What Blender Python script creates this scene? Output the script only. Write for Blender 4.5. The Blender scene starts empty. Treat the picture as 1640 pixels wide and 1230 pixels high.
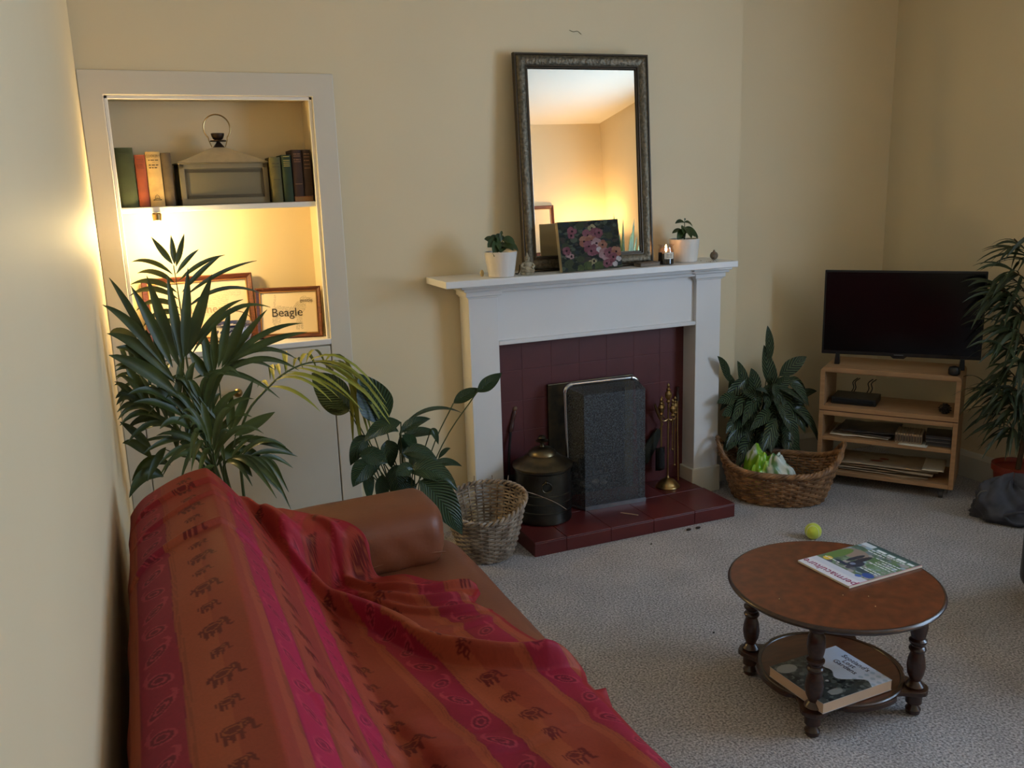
import bpy, math, random
import numpy as np
from mathutils import Vector, Matrix, Euler
random.seed(7); rng = np.random.default_rng(7)
S = bpy.context.scene; COL = S.collection
PI = math.pi
# ------------------------------------------------------------------ camera
CO = Vector((0.1224, -3.4203, 1.4478))
CR = Vector((0.92002388, -0.39065713, -0.03070943))
CU = Vector((0.11343977, 0.19050525, 0.97510982))
CF = Vector((0.37508329, 0.900608, -0.21958543))
FP = 1407.0
cam = bpy.data.cameras.new('camera'); co = bpy.data.objects.new('camera', cam); COL.objects.link(co)
M = Matrix.Identity(4)
for i in range(3):
    M[i][0] = CR[i]; M[i][1] = CU[i]; M[i][2] = -CF[i]; M[i][3] = CO[i]
co.matrix_world = M
cam.sensor_fit = 'HORIZONTAL'; cam.sensor_width = 36; cam.lens = FP / 1640 * 36
cam.clip_start = 0.02; cam.clip_end = 50
S.camera = co
# ------------------------------------------------------------------ light
w = bpy.data.worlds.new('overcast_sky'); S.world = w; w.use_nodes = True
bg = w.node_tree.nodes['Background']
bg.inputs[0].default_value = (0.52, 0.73, 1.0, 1); bg.inputs[1].default_value = 13.5
S.view_settings.view_transform = 'Standard'; S.view_settings.look = 'None'
S.view_settings.exposure = 0.0; S.view_settings.gamma = 1; S.view_settings.use_curve_mapping = False

def light(name, kind, loc, energy, color, size=.1, rot=(0, 0, 0), **k):
    l = bpy.data.lights.new(name, kind); l.energy = energy; l.color = color
    if kind == 'AREA':
        l.shape = 'RECTANGLE'; l.size = size; l.size_y = k.get('sy', size)
    else:
        l.shadow_soft_size = size
    o = bpy.data.objects.new(name, l); COL.objects.link(o); o.location = loc; o.rotation_euler = rot
    return o
XR, YR, YF, ZC = 3.72, 0.10, -4.52, 2.6      # right wall, recess wall, opposite wall, ceiling
WIN = (-3.60, -2.00, 0.75, 2.15)             # window in the right wall: y0 y1 z0 z1
po = light('window_daylight', 'AREA', (XR + .16, (WIN[0] + WIN[1]) / 2, (WIN[2] + WIN[3]) / 2), 1, (1, 1, 1), WIN[3] - WIN[2] - .02, (0, PI / 2, 0), sy=WIN[1] - WIN[0] - .02)
po.data.cycles.is_portal = True
light('niche_bulb_light', 'POINT', (.20, -.006, 1.338), 66.0, (1, .70, .28), .034)
light('corner_lamp_light', 'POINT', (3.50, -4.30, 1.46), 56.0, (1, .62, .28), .05)
light('candle_flame_light', 'POINT', (2.208, -.176, 1.178), .12, (1, .5, .2), .006)

def at(px, py, ax, v):
    d = CF + CR * ((px - 820) / FP) + CU * ((615 - py) / FP)
    t = (v - CO[ax]) / d[ax]
    return CO + d * t
def ay(px, py, y): return at(px, py, 1, y)
def az(px, py, z): return at(px, py, 2, z)
def pxm(n, p): return n * ((Vector(p) - CO).dot(CF)) / FP      # pixels to metres at a point
# ------------------------------------------------------------------ materials
def lin(c):
    return tuple(((x / 255) / 12.92 if x / 255 <= .04045 else ((x / 255 + .055) / 1.055) ** 2.4) for x in c)
_m = {}
def pm(name, rgb, rough=.6, metal=0, var=.0, vs=8, bump=0, bs=60, spec=.5, rgb2=None, alpha=1, trans=0, emit=None, es=0, sheen=0, coat=0, srgb=True, stretch=None, bd=.002, detail=3):
    if name in _m: return _m[name]
    m = bpy.data.materials.new(name); m.use_nodes = True; nt = m.node_tree; N = nt.nodes; L = nt.links
    b = N['Principled BSDF']
    c = lin(rgb) if srgb else rgb
    b.inputs['Base Color'].default_value = (*c, 1)
    b.inputs['Roughness'].default_value = rough; b.inputs['Metallic'].default_value = metal
    b.inputs['Specular IOR Level'].default_value = spec
    if alpha < 1: b.inputs['Alpha'].default_value = alpha
    if trans: b.inputs['Transmission Weight'].default_value = trans
    if sheen: b.inputs['Sheen Weight'].default_value = sheen
    if coat: b.inputs['Coat Weight'].default_value = coat; b.inputs['Coat Roughness'].default_value = .15
    if emit:
        b.inputs['Emission Color'].default_value = (*emit, 1); b.inputs['Emission Strength'].default_value = es
    if var or rgb2 or bump:
        tc = N.new('ShaderNodeTexCoord'); mp = N.new('ShaderNodeMapping'); L.new(tc.outputs['Object'], mp.inputs[0])
        if stretch: mp.inputs['Scale'].default_value = stretch
    if var or rgb2:
        n = N.new('ShaderNodeTexNoise'); n.inputs['Scale'].default_value = vs; n.inputs['Detail'].default_value = detail; L.new(mp.outputs[0], n.inputs['Vector'])
        r = N.new('ShaderNodeValToRGB'); L.new(n.outputs['Fac'], r.inputs[0])
        r.color_ramp.elements[0].position = .35; r.color_ramp.elements[1].position = .65
        c2 = lin(rgb2) if rgb2 else tuple(min(1, x * (1 + var)) for x in c)
        c1 = c if rgb2 else tuple(x * (1 - var) for x in c)
        r.color_ramp.elements[0].color = (*c1, 1); r.color_ramp.elements[1].color = (*c2, 1)
        L.new(r.outputs[0], b.inputs['Base Color'])
    if bump:
        n2 = N.new('ShaderNodeTexNoise'); n2.inputs['Scale'].default_value = bs; n2.inputs['Detail'].default_value = 3; L.new(mp.outputs[0], n2.inputs['Vector'])
        bp = N.new('ShaderNodeBump'); bp.inputs['Strength'].default_value = bump; bp.inputs['Distance'].default_value = bd
        L.new(n2.outputs['Fac'], bp.inputs['Height']); L.new(bp.outputs[0], b.inputs['Normal'])
    _m[name] = m; return m
def vcm(name, rough=.6, sheen=0, bump=0, bs=300, coat=0, spec=.5):
    m = pm(name, (128, 128, 128), rough, bump=bump, bs=bs, sheen=sheen, coat=coat, spec=spec, bd=.001)
    nt = m.node_tree; a = nt.nodes.new('ShaderNodeAttribute'); a.attribute_name = 'Col'
    nt.links.new(a.outputs['Color'], nt.nodes['Principled BSDF'].inputs['Base Color']); return m
WALL = pm('cream_wall_paint', (226, 209, 173), .6, var=.02, vs=1.5, bump=.12, bs=9, bd=.004)
CEIL = pm('white_ceiling_paint', (228, 222, 208), .8, bump=.05, bs=20)
WHITE = pm('white_gloss_paint', (226, 224, 222), .35, var=.015, vs=4, bump=.04, bs=25)
CREAMW = pm('cream_gloss_paint', (214, 206, 190), .4, var=.015, vs=4, bump=.04, bs=20)
def carpet():
    m = pm('grey_beige_carpet', (214, 208, 208), .95, rgb2=(122, 117, 117), vs=150, bump=1.0, bs=220, spec=.1, sheen=.15, bd=.006, detail=5)
    nt = m.node_tree; N = nt.nodes; L = nt.links; b = N['Principled BSDF']
    src = b.inputs['Base Color'].links[0].from_socket
    n = N.new('ShaderNodeTexNoise'); n.inputs['Scale'].default_value = 5; n.inputs['Detail'].default_value = 6
    tc = N.new('ShaderNodeTexCoord'); L.new(tc.outputs['Object'], n.inputs['Vector'])
    mx = N.new('ShaderNodeMix'); mx.data_type = 'RGBA'; mx.blend_type = 'MULTIPLY'; mx.inputs[0].default_value = .55
    r = N.new('ShaderNodeValToRGB'); r.color_ramp.elements[0].position = .3; r.color_ramp.elements[1].position = .7
    r.color_ramp.elements[0].color = (.72, .71, .70, 1); r.color_ramp.elements[1].color = (1.05, 1.05, 1.05, 1)
    L.new(n.outputs['Fac'], r.inputs[0]); L.new(src, mx.inputs[6]); L.new(r.outputs[0], mx.inputs[7]); L.new(mx.outputs[2], b.inputs['Base Color'])
    return m
CARPET = carpet()
TILE = pm('oxblood_painted_tile', (84, 32, 33), .5, var=.10, vs=6, bump=.08, bs=40)
HEARTH = pm('oxblood_hearth_tile', (90, 34, 33), .38, var=.10, vs=7, bump=.08, bs=50)
BRASS = pm('aged_brass', (176, 146, 96), .28, 1, var=.15, vs=14)
DBRASS = pm('tarnished_brass', (112, 98, 72), .36, 1, rgb2=(70, 66, 58), vs=10)
PEWTER = pm('dark_tarnished_metal', (92, 92, 84), .34, 1, rgb2=(66, 66, 62), vs=9)
CHROME = pm('chrome', (200, 202, 205), .14, 1)
DIRTCH = pm('dusty_steel', (140, 142, 146), .4, 1, var=.1, vs=20)
BLACK = pm('black_plastic', (16, 16, 18), .35)
BLACKM = pm('black_iron', (30, 28, 27), .6, .5, var=.2, vs=30)
SOOT = pm('sooty_brick', (38, 33, 30), .95, var=.4, vs=20, bump=.6, bs=30)
LEATHER = pm('tan_leather', (124, 68, 40), .5, rgb2=(112, 60, 34), vs=5, bump=.3, bs=110, bd=.0015)
LEAFD = pm('dark_leaf', (34, 52, 26), .42, rgb2=(50, 72, 32), vs=16, coat=.15)
LEAFP = pm('palm_leaf', (46, 62, 26), .45, rgb2=(74, 88, 36), vs=10)
LEAFY = pm('yellow_green_leaf', (128, 134, 42), .5, rgb2=(150, 150, 60), vs=14)
LEAFF = pm('narrow_ficus_leaf', (38, 50, 30), .5, rgb2=(56, 68, 38), vs=14)
for mm in (LEAFP, LEAFY, LEAFD):
    mm.node_tree.nodes['Principled BSDF'].inputs['Subsurface Weight'].default_value = 0
def leafvein(name, a, b, scale):
    m = pm(name, a, .38, coat=.2); nt = m.node_tree; N = nt.nodes; L = nt.links
    uv = N.new('ShaderNodeAttribute'); uv.attribute_name = 'UVMap'
    sp = N.new('ShaderNodeSeparateXYZ'); L.new(uv.outputs['Vector'], sp.inputs[0])
    ab = N.new('ShaderNodeMath'); ab.operation = 'ABSOLUTE'; L.new(sp.outputs[0], ab.inputs[0])
    m1 = N.new('ShaderNodeMath'); m1.operation = 'MULTIPLY'; m1.inputs[1].default_value = .28; L.new(ab.outputs[0], m1.inputs[0])
    su = N.new('ShaderNodeMath'); su.operation = 'SUBTRACT'; L.new(sp.outputs[1], su.inputs[0]); L.new(m1.outputs[0], su.inputs[1])
    m2 = N.new('ShaderNodeMath'); m2.operation = 'MULTIPLY'; m2.inputs[1].default_value = scale; L.new(su.outputs[0], m2.inputs[0])
    si = N.new('ShaderNodeMath'); si.operation = 'SINE'; L.new(m2.outputs[0], si.inputs[0])
    r = N.new('ShaderNodeValToRGB'); r.color_ramp.elements[0].position = .35; r.color_ramp.elements[1].position = .95
    r.color_ramp.elements[0].color = (*lin(a), 1); r.color_ramp.elements[1].color = (*lin(b), 1)
    L.new(si.outputs[0], r.inputs[0]); L.new(r.outputs[0], N['Principled BSDF'].inputs['Base Color'])
    bp = N.new('ShaderNodeBump'); bp.inputs['Strength'].default_value = .7; bp.inputs['Distance'].default_value = .003
    L.new(si.outputs[0], bp.inputs['Height']); L.new(bp.outputs[0], N['Principled BSDF'].inputs['Normal'])
    return m
LILY = leafvein('peace_lily_leaf', (32, 54, 28), (62, 88, 48), 95)
CALA = leafvein('calathea_leaf', (28, 38, 24), (98, 118, 78), 55)
STEM = pm('green_stem', (62, 74, 34), .5)
BARK = pm('brown_bark', (70, 54, 38), .8, var=.2, vs=30, bump=.3)
SOIL = pm('potting_soil', (40, 30, 22), .95, var=.4, vs=60, bump=.8, bs=90)
WPOT = pm('white_ceramic', (222, 216, 208), .35, var=.03, vs=20, stretch=(4, 4, .5))
TERRA = pm('red_plastic_pot', (120, 42, 30), .45)
def wood(name, a, b, rough=.4, scale=6, stretch=(1, 8, 8), coat=0):
    return pm(name, a, rough, rgb2=b, vs=scale, stretch=stretch, bump=.05, bs=80, coat=coat, detail=6)
TABLEW = pm('burr_walnut_veneer', (112, 55, 30), .34, rgb2=(84, 40, 22), vs=34, coat=.15, detail=8, bump=.03, bs=60)
LEGW = wood('dark_turned_wood', (62, 36, 24), (44, 25, 17), .3, 14, coat=.25)
SHELFW = pm('brown_shelf_wood', (96, 54, 32), .35, rgb2=(76, 42, 26), vs=12, coat=.2, stretch=(1, 5, 5))
BIRCH = wood('pale_birch_veneer', (176, 138, 100), (160, 122, 86), .45, 5, stretch=(1.5, 14, 14))
FRAMEW = wood('mahogany_frame', (104, 52, 26), (76, 34, 16), .5, 20)
WICK = pm('brown_wicker', (158, 116, 78), .55, rgb2=(104, 72, 46), vs=25)
WICKG = pm('weathered_wicker', (172, 156, 138), .6, rgb2=(112, 94, 78), vs=22)
PAPER = pm('white_paper', (222, 214, 198), .8)
NEWSP = pm('newsprint', (170, 152, 128), .85, var=.1, vs=20)
# ------------------------------------------------------------------ mesh helpers
class MB:
    def __init__(s): s.v = []; s.f = []; s.c = []; s.uv = None
    def add(s, vs, fs):
        n = len(s.v); s.v += [tuple(v) for v in vs]; s.f += [tuple(i + n for i in f) for f in fs]
    def box(s, x0, x1, y0, y1, z0, z1, m=None):
        vs = [Vector((x, y, z)) for x in (x0, x1) for y in (y0, y1) for z in (z0, z1)]
        if m: vs = [m @ v for v in vs]
        s.add(vs, [(0, 1, 3, 2), (4, 6, 7, 5), (0, 4, 5, 1), (2, 3, 7, 6), (0, 2, 6, 4), (1, 5, 7, 3)]); return s
    def grid(s, P, closeu=False, closev=False):
        a = len(P); b = len(P[0]); vs = [p for r in P for p in r]; fs = []
        for i in range(a if closeu else a - 1):
            for j in range(b if closev else b - 1):
                i2 = (i + 1) % a; j2 = (j + 1) % b
                fs.append((i * b + j, i2 * b + j, i2 * b + j2, i * b + j2))
        s.add(vs, fs); return s
    def lathe(s, prof, c=(0, 0, 0), n=32, sx=1, sy=1, m=None, cap=True):
        P = []
        for r, z in prof:
            row = []
            for k in range(n):
                t = 2 * PI * k / n; v = Vector((c[0] + r * sx * math.cos(t), c[1] + r * sy * math.sin(t), c[2] + z))
                row.append(m @ v if m else v)
            P.append(row)
        base = len(s.v); s.grid(P, closev=True)
        if cap:
            s.f.append(tuple(base + k for k in range(n))[::-1]); e = base + (len(prof) - 1) * n; s.f.append(tuple(e + k for k in range(n)))
        return s
    def tube(s, pts, r, n=8, closed=False, cap=True):
        pts = [Vector(p) for p in pts]; N = len(pts)
        if not hasattr(r, '__len__'): r = [r] * N
        P = []; up = None
        for i, p in enumerate(pts):
            if closed: t = pts[(i + 1) % N] - pts[i - 1]
            else: t = pts[min(i + 1, N - 1)] - pts[max(i - 1, 0)]
            if t.length < 1e-9: t = Vector((0, 0, 1))
            t.normalize()
            if up is None: up = t.orthogonal().normalized()
            up = (up - t * up.dot(t));
            if up.length < 1e-6: up = t.orthogonal()
            up.normalize(); sd = t.cross(up)
            P.append([p + (up * math.cos(2 * PI * k / n) + sd * math.sin(2 * PI * k / n)) * r[i] for k in range(n)])
        base = len(s.v); s.grid(P, closeu=closed, closev=True)
        if not closed and cap:
            s.f.append(tuple(base + k for k in range(n))[::-1]); e = base + (N - 1) * n; s.f.append(tuple(e + k for k in range(n)))
        return s
    def sphere(s, c, r, n=20, sc=(1, 1, 1)):
        c = Vector(c)
        prof = [(math.sin(PI * i / (n // 2)) * r, -math.cos(PI * i / (n // 2)) * r) for i in range(n // 2 + 1)]
        prof[0] = (r * .02, -r); prof[-1] = (r * .02, r)
        P = [[c + Vector((a * sc[0] * math.cos(2 * PI * k / n), a * sc[1] * math.sin(2 * PI * k / n), z * sc[2])) for k in range(n)] for a, z in prof]
        b = len(s.v); s.grid(P, closev=True)
        s.f.append(tuple(b + k for k in range(n))[::-1]); e = b + (len(prof) - 1) * n; s.f.append(tuple(e + k for k in range(n)))
        return s
    def prism(s, poly, z0, z1, m=None):
        n = len(poly); vs = [Vector((x, y, z0)) for x, y in poly] + [Vector((x, y, z1)) for x, y in poly]
        if m: vs = [m @ v for v in vs]
        s.add(vs, [tuple(range(n))[::-1], tuple(range(n, 2 * n))] + [(i, (i + 1) % n, n + (i + 1) % n, n + i) for i in range(n)]); return s
    def leaf(s, a, b, wid, sag=0, nrm=None, fold=.15, n=10, wp=.45, curl=0, blunt=.0):
        """a blade from a to b; sag drops the middle (negative = arch up)"""
        a = Vector(a); b = Vector(b); d = b - a; L = d.length
        if nrm is None: nrm = Vector((random.uniform(-.3, .3), -1, random.uniform(.1, .6)))
        nrm = Vector(nrm)
        rows = []
        for i in range(n + 1):
            t = i / n; p = a + d * t + Vector((0, 0, -sag * 4 * t * (1 - t))) 
            tg = d + Vector((0, 0, -sag * 4 * (1 - 2 * t))); tg.normalize()
            sd = tg.cross(nrm)
            if sd.length < .05: sd = tg.orthogonal()
            sd.normalize(); nn = sd.cross(tg).normalized()
            if nn.dot(nrm) < 0: nn = -nn
            q = (t / wp) if t < wp else 1 - (t - wp) / (1 - wp) * (1 - blunt)
            h = wid / 2 * math.sin(min(1, max(0, q)) * PI / 2) ** .85
            h = max(h, .0006)
            if curl: p = p - nn * curl * t * t * L
            rows.append([p - sd * h + nn * h * fold, p - sd * h * .5 + nn * h * fold * .35, p, p + sd * h * .5 + nn * h * fold * .35, p + sd * h + nn * h * fold])
        if s.uv is None: s.uv = {}
        base = len(s.v); s.grid(rows)
        for i in range(n + 1):
            for j in range(5): s.uv[base + i * 5 + j] = ((j - 2) / 2, i / n)
        return s
    def build(s, name, mat, parent=None, smooth=True, bevel=0, seg=2, sub=0, solid=0, cols=None, angle=40, loc=None, rot=None):
        me = bpy.data.meshes.new(name); me.from_pydata([tuple(v) for v in s.v], [], s.f); me.update()
        if smooth:
            me.polygons.foreach_set('use_smooth', [True] * len(me.polygons))
            try: me.set_sharp_from_angle(angle=math.radians(angle))
            except Exception: pass
        me.materials.append(mat)
        if s.uv:
            a = me.attributes.new('UVMap', 'FLOAT_VECTOR', 'POINT'); arr = np.zeros((len(s.v), 3), np.float32)
            for k, (x, y) in s.uv.items(): arr[k, 0] = x; arr[k, 1] = y
            a.data.foreach_set('vector', arr.ravel())
        if cols is not None:
            a = me.color_attributes.new('Col', 'FLOAT_COLOR', 'POINT')
            arr = np.ones((len(s.v), 4), np.float32); arr[:, :3] = cols; a.data.foreach_set('color', arr.ravel())
        o = bpy.data.objects.new(name, me); COL.objects.link(o)
        if parent: o.parent = parent
        if loc: o.location = loc
        if rot: o.rotation_euler = rot
        if bevel:
            b = o.modifiers.new('bevel', 'BEVEL'); b.width = bevel; b.segments = seg; b.limit_method = 'ANGLE'; b.angle_limit = math.radians(35)
        if sub:
            b = o.modifiers.new('subd', 'SUBSURF'); b.levels = sub; b.render_levels = sub
        if solid:
            b = o.modifiers.new('solid', 'SOLIDIFY'); b.thickness = solid; b.offset = -1
        return o
def tag(o, label, cat, group=None):
    o['label'] = label; o['category'] = cat
    if group: o['group'] = group
    return o
def thing(name, label, cat, loc=(0, 0, 0), rot=(0, 0, 0), group=None):
    o = bpy.data.objects.new(name, None); COL.objects.link(o); o.empty_display_size = .05
    o.location = loc; o.rotation_euler = rot if hasattr(rot, '__len__') else (0, 0, rot)
    return tag(o, label, cat, group)
def struct(o): o['kind'] = 'structure'; return o
def text(name, body, size, mat, parent, loc, rot, ext=.0003, align='CENTER', sx=1):
    c = bpy.data.curves.new(name, 'FONT'); c.body = body; c.size = size; c.extrude = ext; c.align_x = align; c.align_y = 'CENTER'; c.resolution_u = 3
    t = bpy.data.objects.new('tmp', c); COL.objects.link(t)
    dg = bpy.context.evaluated_depsgraph_get(); me = bpy.data.meshes.new_from_object(t.evaluated_get(dg))
    bpy.data.objects.remove(t); me.materials.clear(); me.materials.append(mat); me.name = name
    o = bpy.data.objects.new(name, me); COL.objects.link(o); o.parent = parent; o.location = loc; o.rotation_euler = rot; o.scale = (sx, 1, 1)
    return o
def dashes(name, mat, parent, x0, x1, c, up, h, seed=0, flat=False):
    """a line of print too small to read: a row of word-long strokes"""
    b = MB(); q = random.Random(seed); x = x0
    while x < x1 - h:
        w_ = min(q.uniform(1.2, 4.5) * h, x1 - x)
        if flat: b.box(x, x + w_, up, up + h, c, c + .0003)
        else: b.box(x, x + w_, c - .0003, c, up, up + h)
        x += w_ + h * .8
    return b.build(name, mat, parent, False)
def curve(pts, n=24):
    """Catmull-Rom through the points"""
    P = [Vector(p) for p in pts]; P = [P[0] * 2 - P[1]] + P + [P[-1] * 2 - P[-2]]; out = []
    segs = len(P) - 3
    for k in range(n + 1):
        u = k / n * segs; i = min(int(u), segs - 1); t = u - i
        a, b, c, d = P[i:i + 4]
        out.append(.5 * ((2 * b) + (c - a) * t + (2 * a - 5 * b + 4 * c - d) * t * t + (3 * b - a - 3 * c + d) * t ** 3))
    return out
def nos(x, y, s=0):
    return (math.sin(x * 3.1 + s) * math.cos(y * 2.7 + s * 1.7) + .5 * math.sin(x * 7.3 + y * 5.1 + s * 2.3) + .25 * math.sin(x * 15.7 - y * 13.1 + s)) / 1.75
# ================================================================== SETTING
NX0, NX1, NZ0, NZM, NZ1, ND = .075, .779, .889, 1.415, 1.792, .21
FX0, FX1, FZ0, FZ1 = 1.745, 2.095, .062, .56         # fire opening
BW = 2.713
struct(MB().box(-.1, XR + .2, YF - .1, .6, -.1, 0).build('floor', CARPET, smooth=False))
struct(MB().box(-.1, XR + .2, YF - .1, .6, ZC, ZC + .1).build('ceiling', CEIL, smooth=False))
struct(MB().box(-.1, 0, YF, .6, 0, ZC).build('wall_left', WALL, smooth=False))
struct(MB().box(-.1, XR + .2, YF - .1, YF, 0, ZC).build('wall_front', WALL, smooth=False))
b = MB()
b.box(0, NX0, 0, .45, 0, ZC); b.box(NX0, NX1, 0, .45, NZ1, ZC); b.box(NX0, NX1, 0, .45, 0, NZ0 - .02)
b.box(NX0, NX1, ND, .45, NZ0 - .02, NZ1); b.box(NX1, FX0, 0, .45, 0, ZC)
b.box(FX0, FX1, 0, .45, FZ1, ZC); b.box(FX0, FX1, 0, .45, 0, FZ0); b.box(FX0, FX1, .3, .45, FZ0, FZ1); b.box(FX1, BW, 0, .45, 0, ZC)
struct(b.build('wall_back', WALL, smooth=False))
struct(MB().box(BW, XR + .2, YR, .45, 0, ZC).build('wall_recess', WALL, smooth=False))
b = MB(); y0, y1, z0, z1 = WIN
b.box(XR, XR + .2, YF, y0, 0, ZC); b.box(XR, XR + .2, y1, YR, 0, ZC); b.box(XR, XR + .2, y0, y1, 0, z0); b.box(XR, XR + .2, y0, y1, z1, ZC)
struct(b.build('wall_right', WALL, smooth=False))
# window
wn = bpy.data.objects.new('window_1', None); COL.objects.link(wn); wn.location = (XR + .1, (y0 + y1) / 2, z0); struct(wn)
hw = (y1 - y0) / 2; hh = z1 - z0
b = MB(); b.box(-.03, .03, -hw, -hw + .05, 0, hh); b.box(-.03, .03, hw - .05, hw, 0, hh); b.box(-.03, .03, -hw, hw, 0, .05); b.box(-.03, .03, -hw, hw, hh - .05, hh)
b.box(-.02, .02, -hw, hw, hh * .5 - .02, hh * .5 + .02)
b.build('window_frame', WHITE, wn, False, bevel=.004)
gm = bpy.data.materials.new('window_glass'); gm.use_nodes = True; nt = gm.node_tree; nt.nodes.clear()
o_ = nt.nodes.new('ShaderNodeOutputMaterial'); mx = nt.nodes.new('ShaderNodeMixShader'); tr = nt.nodes.new('ShaderNodeBsdfTransparent'); gl = nt.nodes.new('ShaderNodeBsdfGlossy')
gl.inputs['Roughness'].default_value = .02; mx.inputs[0].default_value = .06
nt.links.new(tr.outputs[0], mx.inputs[1]); nt.links.new(gl.outputs[0], mx.inputs[2]); nt.links.new(mx.outputs[0], o_.inputs[0])
b = MB(); b.box(-.003, .003, -hw + .04, hw - .04, .04, hh - .04); b.build('window_pane', gm, wn, False)
MB().box(-.14, 0, -hw - .05, hw + .05, -.03, 0).build('window_sill', WHITE, wn, False, bevel=.005)
# skirting
def skirt(name, pts, h, mat):
    b = MB(); m = len(pts)
    prof = [(0, 0), (.016, 0), (.016, h - .025), (.010, h - .01), (.006, h), (0, h)]
    for (x0_, y0_), (x1_, y1_) in zip(pts[:-1], pts[1:]):
        d = Vector((x1_ - x0_, y1_ - y0_, 0)).normalized(); n = Vector((d.y, -d.x, 0))
        P = [[Vector((x, y, 0)) + n * o + Vector((0, 0, z)) for o, z in prof] for x, y in ((x0_, y0_), (x1_, y1_))]
        b.grid(P)
    return struct(b.build(name, mat, None, False))
skirt('baseboard_back', [(2.56, 0), (BW, 0)], .13, CREAMW)
skirt('baseboard_recess', [(BW, YR), (XR, YR)], .13, CREAMW)
skirt('baseboard_right', [(XR, YR), (XR, YF)], .13, CREAMW)
skirt('baseboard_left', [(0, YF), (0, -.02)], .13, CREAMW)
skirt('baseboard_front', [(XR, YF), (0, YF)], .13, CREAMW)
skirt('baseboard_fireside', [(.862, 0), (1.318, 0)], .13, CREAMW)
# press cupboard architrave, inner bead, lower door
b = MB(); y = -.018
b.prism([(.001, 0), (NX0, 0), (NX0, NZ1), (NX1, NZ1), (NX1, 0), (.860, 0), (.860, 1.873), (.001, 1.873)], 0, -y, Matrix.Rotation(PI / 2, 4, 'X'))
struct(b.build('trim_1', CREAMW, smooth=False, bevel=.003))
b = MB(); t = .012
b.box(NX0, NX0 + t, -.006, .012, NZ0, NZ1); b.box(NX1 - t, NX1, -.006, .012, NZ0, NZ1); b.box(NX0, NX1, -.006, .012, NZ1 - t, NZ1)
struct(b.build('trim_2', WHITE, smooth=False, bevel=.002))
b = MB(); b.box(NX0, NX1, -.022, ND, NZ0 - .022, NZ0)
struct(b.build('trim_3', WHITE, smooth=False, bevel=.003))          # niche sill
dr = bpy.data.objects.new('door_1', None); COL.objects.link(dr); dr.location = (.43, -.012, .02); struct(dr)
b = MB(); b.box(-.352, .345, -.004, .011, 0, .842); b.build('door_panel', CREAMW, dr, False, bevel=.003)
MB().lathe([(.004, 0), (.007, .008), (.007, .014), (.015, .02), (.017, .03), (.012, .038), (.001, .04)], n=20).build('door_knob', BRASS, dr, loc=(-.02, -.004, .70), rot=(PI / 2, 0, 0))
# niche shelf
tag(MB().box(NX0 + .001, NX1 - .001, .014, ND, NZM - .020, NZM).build('niche_shelf', WHITE, smooth=False, bevel=.003), 'white painted shelf dividing the lit wall niche, holding old books and lantern', 'shelf')
# small wall cracks are part of plaster: hair crack above the mirror
tag(MB().tube(curve([ay(912, 48, -.002), ay(918, 51, -.002), ay(925, 50, -.002), ay(931, 55, -.002)], 10), .0011, 5).build('wall_crack', pm('crack_shadow', (120, 108, 84), .9)), 'fine hairline crack in the plaster above the mirror', 'crack')
# ================================================================== FIREPLACE
fp = thing('fireplace_surround', 'white painted wooden fireplace surround with shelf and two flat pilasters', 'mantelpiece', (1.93, -.05, 0))
fx = lambda x: x - 1.93
fy = lambda y: y + .05
b = MB(); b.box(fx(1.184), fx(2.532), fy(-.25), fy(0), 1.073, 1.100); b.build('mantel_shelf', WHITE, fp, False, bevel=.003)
def pilaster(x0, x1, x0b, x1b, ib):
    b = MB(); b.box(fx(x0), fx(x1), fy(-.108), fy(0), ib, 1.022); b.build('pilaster', WHITE, fp, False, bevel=.003)
    c = MB()
    for k, (o, za, zb) in enumerate(((.006, 1.010, 1.018), (.014, 1.018, 1.040), (.026, 1.040, 1.052), (.04, 1.052, 1.073))):
        c.box(fx(x0 - o), fx(x1 + min(o, .03)), fy(-.108 - o), fy(0), za, zb)
    c.build('capital_moulding', WHITE, fp, False, bevel=.003)
pilaster(1.323, 1.451, 0, 0, 0.0)
pilaster(2.413, 2.547, 0, 0, 0.0)
b = MB(); b.box(fx(2.4), fx(2.557), fy(-.118), fy(0), 0, .125); b.build('plinth', CREAMW, fp, False, bevel=.004)
b = MB(); b.box(fx(1.312), fx(1.44), fy(-.118), fy(0), 0, .125); b.build('plinth', CREAMW, fp, False, bevel=.004)
b = MB(); b.box(fx(1.445), fx(2.42), fy(-.088), fy(0), .815, 1.05); b.build('frieze', WHITE, fp, False)
b = MB(); b.box(fx(1.451), fx(2.413), fy(-.108), fy(-.08), .808, .826); b.build('lintel_moulding', WHITE, fp, False, bevel=.004)
b = MB(); b.box(fx(1.45), fx(2.414), fy(-.118), fy(-.07), 1.030, 1.045); b.box(fx(1.45), fx(2.414), fy(-.135), fy(-.07), 1.045, 1.073); b.build('cornice', WHITE, fp, False, bevel=.003)
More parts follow.
